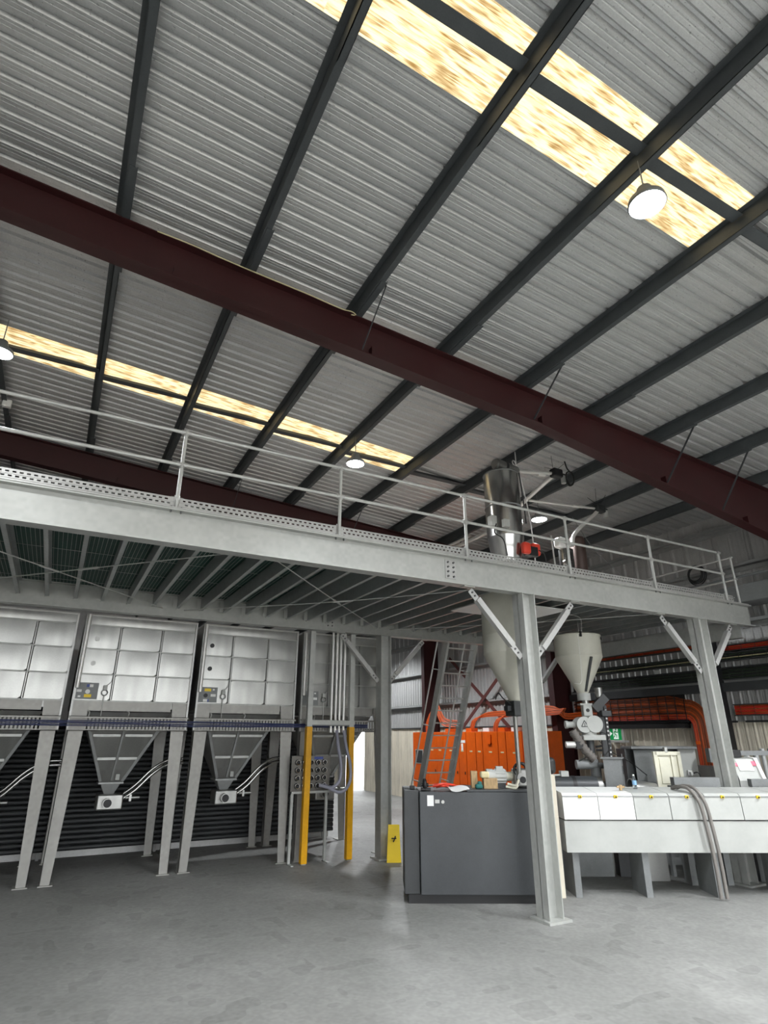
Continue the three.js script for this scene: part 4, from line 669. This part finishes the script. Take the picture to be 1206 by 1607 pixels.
{ // cooling line with hinged covers
  const t = thingL('cooling_line', 'long pale machine line of hinged hoods with yellow latches at lower right', 'machine line', [5.6, 0, 10.8]);
  const u0 = 2.87, p = 0.572, hood = (a, b) => $().prism([[-11.1, 1.08], [-10.34, 1.08], [-10.36, 1.42], [-10.41, 1.455], [-11.06, 1.5], [-11.1, 1.46]], 'x', a, b);
  part('bed', $().box(u0, u0 + p * 8, 0.62, 1.06, -11.08, -10.36), M.paleGrey, t);
  for (let k = 0; k < 8; k++) {
    const a = u0 + p * k + 0.006, b = u0 + p * (k + 1) - 0.006, h = part('hood', hood(a, b), k < 2 ? M.white : M.paleGrey, t);
    part('seam_strip', $().box(a, b, 1.408, 1.416, -10.352, -10.346), M.midGrey, h);
    part('latch', $().rbox((a + b) / 2 - 0.028, (a + b) / 2 + 0.028, 1.385, 1.43, -10.38, -10.33, 0.01), M.yellowSign, h).userData.label = 'yellow latch';
    part('latch_pin', $().rod([(a + b) / 2, 1.405, -10.34], [(a + b) / 2, 1.405, -10.315], 0.012, 8), M.black, h);
  }
  for (let k = 0; k < 5; k++) part('leg', $().box(u0 + 0.1 + k * 1.09, u0 + 0.2 + k * 1.09, 0, 0.62, -11.0, -10.45), M.midGrey, t);
  for (const [a, y] of [[0, 0], [0.09, 0.01]]) oneL('hose', $().tube([[4.86 + a, 1.5 + y, -10.8], [4.88 + a, 1.54 + y, -10.6], [4.95 + a, 1.52 + y, -10.4], [5.02 + a, 1.35, -10.28], [5.06 + a, 1.0, -10.25], [5.1 + a, 0.5, -10.26], [5.1 + a, 0.03, -10.26]], 0.028, 10, 40), M.hoseBrown, a ? 'right one of two grey hoses hanging over the hooded machine line' : 'left one of two grey hoses hanging over the hooded machine line', 'hose', [5 + a, 0, 10.4]);
  oneL('side_trough', $().box(5.1, 5.9, 1.5, 1.64, -11.35, -11.2).box(5.1, 5.9, 1.3, 1.5, -11.5, -11.2).box(5.15, 5.25, 0, 1.3, -11.5, -11.25).box(5.75, 5.85, 0, 1.3, -11.5, -11.25), M.midGrey, 'grey trough behind the hooded machine line left of the right column', 'trough', [5.5, 0, 11.35]);
  oneL('side_trough', $().box(6.42, 7.6, 1.5, 1.62, -11.26, -11.14).box(6.44, 6.54, 0, 1.5, -11.26, -11.15).box(7.4, 7.5, 0, 1.5, -11.3, -11.15), M.midGrey, 'grey trough behind the hooded machine line right of the right column', 'trough', [6.9, 0, 11.2]);
  for (const [u, w, wd] of [[3.93, 10.62, 'under the grey chute'], [6.7, 10.7, 'right of the right column']]) oneL('fitting', $().rod([u, 1.48, -w], [u, 1.56, -w], 0.025, 10).rod([u - 0.06, 1.53, -w], [u + 0.06, 1.53, -w], 0.018, 10), M.card, 'small brass fitting on the machine hoods ' + wd, 'fitting', [u, 1.48, w]);
  const b = thingL('water_bottle', 'clear plastic water bottle with blue label standing on the machine hoods', 'bottle', [4.24, 1.49, 10.8]);
  part('bottle', $().lathe([[0, 0], [0.032, 0], [0.034, 0.02], [0.034, 0.12], [0.03, 0.15], [0.014, 0.185], [0.013, 0.2]], [4.24, 1.49, -10.8], 24), M.water, b);
  part('label', $().lathe([[0.0345, 0.06], [0.0348, 0.062], [0.0348, 0.125], [0.0345, 0.127]], [4.24, 1.49, -10.8], 24), std(lin(0.25, 0.45, 0.7), 0.5), b); part('cap', $().rod([4.24, 1.688, -10.8], [4.24, 1.71, -10.8], 0.016, 14), M.white, b);
}
{ // dosing tower under the right hopper
  const u = 4.09, w = 12.36, t = thingL('dosing_unit', 'grey dosing feeder with warning triangle stacked under the wide grey-white hopper', 'dosing unit', [u, 1.4, w]);
  part('collar', $().rod([u - 0.02, 2.99, -w], [u - 0.02, 3.13, -w], 0.13, 28), M.paleGrey, t);
  part('neck', $().rod([u, 2.9, -w], [u, 3.0, -w], 0.07, 20), M.steelDull, t);
  part('valve', $().rbox(u - 0.09, u + 0.1, 2.68, 2.92, -w - 0.08, -w + 0.08, 0.03).box(u - 0.14, u + 0.1, 2.9, 2.93, -w - 0.1, -w + 0.1), M.paleGrey, t);
  part('sight_glass', $().rod([u, 2.8, -w + 0.08], [u, 2.8, -w + 0.09], 0.035, 16), M.black, t);
  part('drum', $().rod([u - 0.12, 2.53, -w - 0.16], [u - 0.12, 2.53, -w + 0.16], 0.15, 32).rod([u + 0.08, 2.54, -w - 0.16], [u + 0.08, 2.54, -w + 0.17], 0.16, 32), M.paleGrey, t);
  const tri = $(); for (const q of [0, 1, 2]) { const A = q * 2.0944 + 1.5708, C = (q + 1) * 2.0944 + 1.5708; tri.bar([u - 0.12 + 0.075 * Math.cos(A), 2.53 + 0.075 * Math.sin(A), -w + 0.163], [u - 0.12 + 0.075 * Math.cos(C), 2.53 + 0.075 * Math.sin(C), -w + 0.163], 0.014, 0.004, V(0, 0, 1)); }
  part('warning_triangle', tri.bar([u - 0.12, 2.5, -w + 0.163], [u - 0.12, 2.56, -w + 0.163], 0.012, 0.004, V(0, 0, 1)), M.black, t);
  part('side_stub', $().rod([u - 0.42, 2.53, -w], [u - 0.24, 2.53, -w], 0.06, 18).rod([u - 0.46, 2.53, -w], [u - 0.41, 2.53, -w], 0.075, 18), M.paleGrey, t);
  part('flange', $().rod([u, 2.34, -w], [u, 2.4, -w], 0.14, 28).rbox(u - 0.17, u + 0.27, 2.24, 2.34, -w - 0.16, -w + 0.16, 0.015), M.paleGrey, t);
  part('throat', $().rod([u, 1.9, -w], [u, 2.24, -w], 0.075, 18), M.dark, t);
  const hs = $(); for (let k = 0; k < 16; k++) { const q = k / 16, pt = (r) => [u - 0.36 + 0.36 * r, 2.42 - 0.52 * r - 0.06 * Math.sin(Math.PI * r), -w + 0.12]; hs.rod(pt(q), pt(q + 1 / 16), 0.078 + (k % 2) * 0.012, 16); }
  part('corrugated_hose', hs, std(lin(0.16, 0.145, 0.13), 0.55), t);
  part('mast', $().box(u + 0.26, u + 0.36, 1.9, 3.02, -w - 0.12, -w - 0.04), M.dark, t);
  part('cable_chain', $().box(u + 0.365, u + 0.42, 1.9, 2.9, -w - 0.12, -w - 0.02), M.black, t); for (let k = 0; k < 12; k++) part('chain_link', $().box(u + 0.375, u + 0.405, 1.93 + 0.078 * k, 1.96 + 0.078 * k, -w - 0.02, -w - 0.012), M.galvBright, t);
  part('slide_actuator', $().bar([u + 0.14, 2.82, -w + 0.02], [u + 0.4, 3.06, -w + 0.02], 0.16, 0.16).rbox(u + 0.26, u + 0.46, 2.68, 2.8, -w, -w + 0.12, 0.02), M.dark, t);
  part('air_cylinder', $().rod([u + 0.3, 3.05, -w - 0.02], [u + 0.3, 3.24, -w - 0.02], 0.075, 16), M.steelDull, t);
  const mo = part('drive_motor', $().rod([u - 0.52, 2.16, -w + 0.12], [u - 0.34, 2.16, -w + 0.12], 0.06, 20), M.pipe, t); part('motor_flange', $().rbox(u - 0.34, u - 0.2, 2.08, 2.22, -w + 0.04, -w + 0.2, 0.01), M.black, mo);
  part('knob', $().rod([u + 0.08, 2.12, -w + 0.05], [u + 0.19, 2.14, -w + 0.1], 0.02, 8).rod([u + 0.08, 2.06, -w + 0.05], [u + 0.18, 2.06, -w + 0.1], 0.02, 8), M.black, t);
  part('side_feeder', $().rbox(u - 0.14, u + 0.1, 1.72, 1.92, -w - 0.1, -w + 0.1, 0.06).rod([u - 0.34, 1.8, -w + 0.05], [u - 0.1, 1.8, -w + 0.05], 0.085, 18).rod([u + 0.05, 1.5, -w], [u + 0.05, 1.74, -w], 0.1, 20).rod([u + 0.08, 1.78, -w], [u + 0.22, 1.78, -w], 0.055, 14), M.midGrey, t);
  part('lead', $().tube([[u + 0.1, 2.42, -w + 0.16], [u + 0.3, 2.34, -w + 0.15], [u + 0.32, 2.1, -w + 0.15], [u + 0.16, 1.92, -w + 0.14]], 0.01, 6, 20), M.blackCable, t); part('lead', $().tube([[u - 0.3, 1.86, -w + 0.1], [u - 0.1, 1.95, -w + 0.12], [u + 0.02, 1.92, -w + 0.12]], 0.01, 6, 14), M.blackCable, t);
  const e = thingL('extruder_barrel', 'black insulated extruder barrel below the dosing feeder', 'extruder', [3.75, 0, 12.1]);
  part('jacket', $().rod([3.05, 1.44, -12.1], [4.02, 1.44, -12.1], 0.17, 32), M.charcoal, e); part('end_flange', $().rod([4.02, 1.44, -12.1], [4.12, 1.44, -12.1], 0.15, 32).rod([4.12, 1.44, -12.1], [4.2, 1.44, -12.1], 0.08, 20), M.steelDull, e);
  part('jacket_strap', $().rod([3.55, 1.44, -12.1], [3.62, 1.44, -12.1], 0.176, 32), M.black, e); part('frame', $().box(3.05, 4.1, 0, 1.25, -12.3, -11.9), M.midGrey, e);
  part('top_clutter', $().rbox(3.35, 3.5, 1.6, 1.7, -12.15, -12.0, 0.01).rod([3.1, 1.62, -12.05], [3.4, 1.63, -12.05], 0.02, 8), M.paleGrey, e);
  const c = thingL('chute', 'square grey sheet metal chute standing right of the dosing feeder', 'chute', [4.42, 0, 12]);
  part('body', $().prism([[4.14, -11.9], [4.44, -11.82], [4.58, -12.1], [4.3, -12.2]], 'y', 0.9, 1.92), M.midGrey, c);
  part('rim', $().prism([[4.09, -11.88], [4.46, -11.78], [4.62, -12.11], [4.28, -12.24]], 'y', 1.92, 1.945).rod([4.11, 1.94, -11.88], [4.11, 2.0, -11.88], 0.008, 6).rod([4.58, 1.94, -12.1], [4.58, 2.0, -12.1], 0.008, 6), M.midGrey, c);
  part('stand', $().box(4.2, 4.5, 0, 0.9, -12.12, -11.88), M.dark, c); part('hatch', $().latheTo([[0.07, 0], [0.078, 0.003], [0.078, 0.006], [0.07, 0.006]], [4.515, 1.72, -11.97], V(0.89, 0, 0.45), 20), M.dark, c);
  oneL('round_guard', $().latheTo([[0.2, 0], [0.22, 0], [0.22, 0.02], [0.2, 0.02], [0.14, 0.45], [0, 0.45]], [4.5, 1.38, -11.65], V(1, 0, 0), 32).box(4.55, 4.92, 0, 1.3, -11.75, -11.55), M.steelDull, 'round stainless guard lying behind the water bottle', 'guard', [4.8, 0, 11.65]);
}
{ // cabinets by the exit sign
  const t = thingL('control_cabinet', 'grey control cabinet with open front standing under the exit sign', 'cabinet', [5.5, 0, 12.6]);
  part('back', $().box(4.82, 6.2, 0, 2.08, -12.95, -12.9), M.midGrey, t); part('side', $().box(4.8, 4.83, 0, 2.08, -12.95, -12.5).box(6.17, 6.2, 0, 2.08, -12.95, -12.5), M.dark, t);
  part('roof', $().rbox(4.9, 6.2, 2.08, 2.13, -12.97, -12.4, 0.01), M.midGrey, t); part('door', $().rbox(4.98, 5.55, 0.2, 2.06, -12.52, -12.5, 0.006), M.midGrey, t);
  part('door', $().rbox(5.85, 6.2, 0.2, 2.08, -12.52, -12.49, 0.006), M.paleGrey, t);
  const so = part('socket', $().rbox(5.97, 6.06, 1.6, 1.7, -12.49, -12.45, 0.01).rbox(5.99, 6.04, 1.62, 1.67, -12.45, -12.38, 0.01), M.white, t); part('lead', $().tube([[6.02, 1.64, -12.4], [6.12, 1.66, -12.36], [6.16, 1.56, -12.36], [6.16, 1.4, -12.38]], 0.012, 6, 16), M.blackCable, so);
  const p = thingL('plastic_panel', 'cream moulded plastic panel leaning in front of the grey control cabinet', 'panel', [5.25, 1.4, 11.8]);
  part('sheet', $().prism([[5.08, 1.42], [5.56, 1.4], [5.56, 2.03], [5.06, 2.05]], 'z', -11.86, -11.82), M.creamPlastic, p);
  part('rim', $().box(5.06, 5.12, 1.42, 2.05, -11.82, -11.78).box(5.5, 5.56, 1.4, 2.03, -11.82, -11.78).box(5.08, 5.56, 1.99, 2.05, -11.82, -11.78).box(5.38, 5.41, 1.45, 2.0, -11.82, -11.79), M.creamPlastic, p);
  part('recess', $().rbox(5.16, 5.36, 1.5, 1.94, -11.82, -11.805, 0.006), M.creamPlastic, p); part('hook', $().box(5.28, 5.33, 2.03, 2.12, -11.86, -11.78), M.paleGrey, p);
  part('prop', $().box(5.15, 5.2, 0, 1.42, -12.0, -11.9).box(5.45, 5.5, 0, 1.42, -12.0, -11.9), M.midGrey, p);
  oneL('power_lead', $().tube([[4.35, 2.42, -12.9], [4.5, 2.1, -12.7], [4.85, 1.85, -12.45], [5.05, 1.62, -12.2]], 0.01, 6, 20), M.blackCable, 'black lead sloping down from the exit sign across the grey cabinet', 'cable', [4.7, 1.6, 12.6]);
  const q = thingL('operator_desk', 'slanted pale operator desk with a white sheet right of the right mezzanine column', 'operator desk', [6.6, 0, 11.55]);
  part('console', $().prism([[-11.8, 1.25], [-11.42, 1.25], [-11.38, 1.58], [-11.55, 1.93], [-11.8, 1.95]], 'x', 6.36, 6.76), M.paleGrey, q); part('end_cheek', $().prism([[-11.82, 1.23], [-11.38, 1.23], [-11.33, 1.58], [-11.52, 1.95], [-11.82, 1.97]], 'x', 6.76, 6.82), M.white, q);
  part('pedestal', $().box(6.45, 6.7, 0, 1.25, -11.75, -11.5), M.midGrey, q);
  part('paper', $().bar([6.43, 1.83, -11.485], [6.69, 1.83, -11.485], 0.004, 0.2, V(0, 0.89, -0.445)), M.paper, q);
  part('red_glow_strip', $().bar([6.36, 1.84, -11.492], [6.43, 1.84, -11.492], 0.004, 0.06, V(0, 0.89, -0.445)), M.redGlow, q); part('red_glow_strip', $().bar([6.69, 1.86, -11.49], [6.79, 1.86, -11.49], 0.004, 0.08, V(0, 0.89, -0.445)), M.redGlow, q);  // glow of red lamps put into the colour of these strips
  part('knob', $().rod([6.63, 1.55, -11.38], [6.65, 1.55, -11.3], 0.045, 16), M.dark, q); part('monitor_back', $().rbox(6.46, 6.66, 1.95, 2.08, -11.78, -11.7, 0.01), M.black, q);
  const r = thingL('pipework_stand', 'dark grey stand of pipework at the right edge behind the operator desk', 'stand', [6.9, 0, 12]);
  part('stand', $().box(6.6, 6.67, 0, 2.05, -12.1, -12.0).box(7.4, 7.5, 0, 2.1, -12.1, -12.0).box(6.6, 7.5, 1.98, 2.06, -12.1, -12.0).box(6.3, 6.7, 1.85, 2.1, -12.3, -12.15), M.midGrey, r);
  for (const [u, y, k] of [[6.98, 2.0, 0.05], [7.16, 2.0, 0.05], [7.3, 2.1, 0.04]]) part('pipe', $().rod([u, 0, -12.05], [u - 0.03, y, -12.05], k, 14), M.galvDull, r);
}
renderer.render(scene, camera);
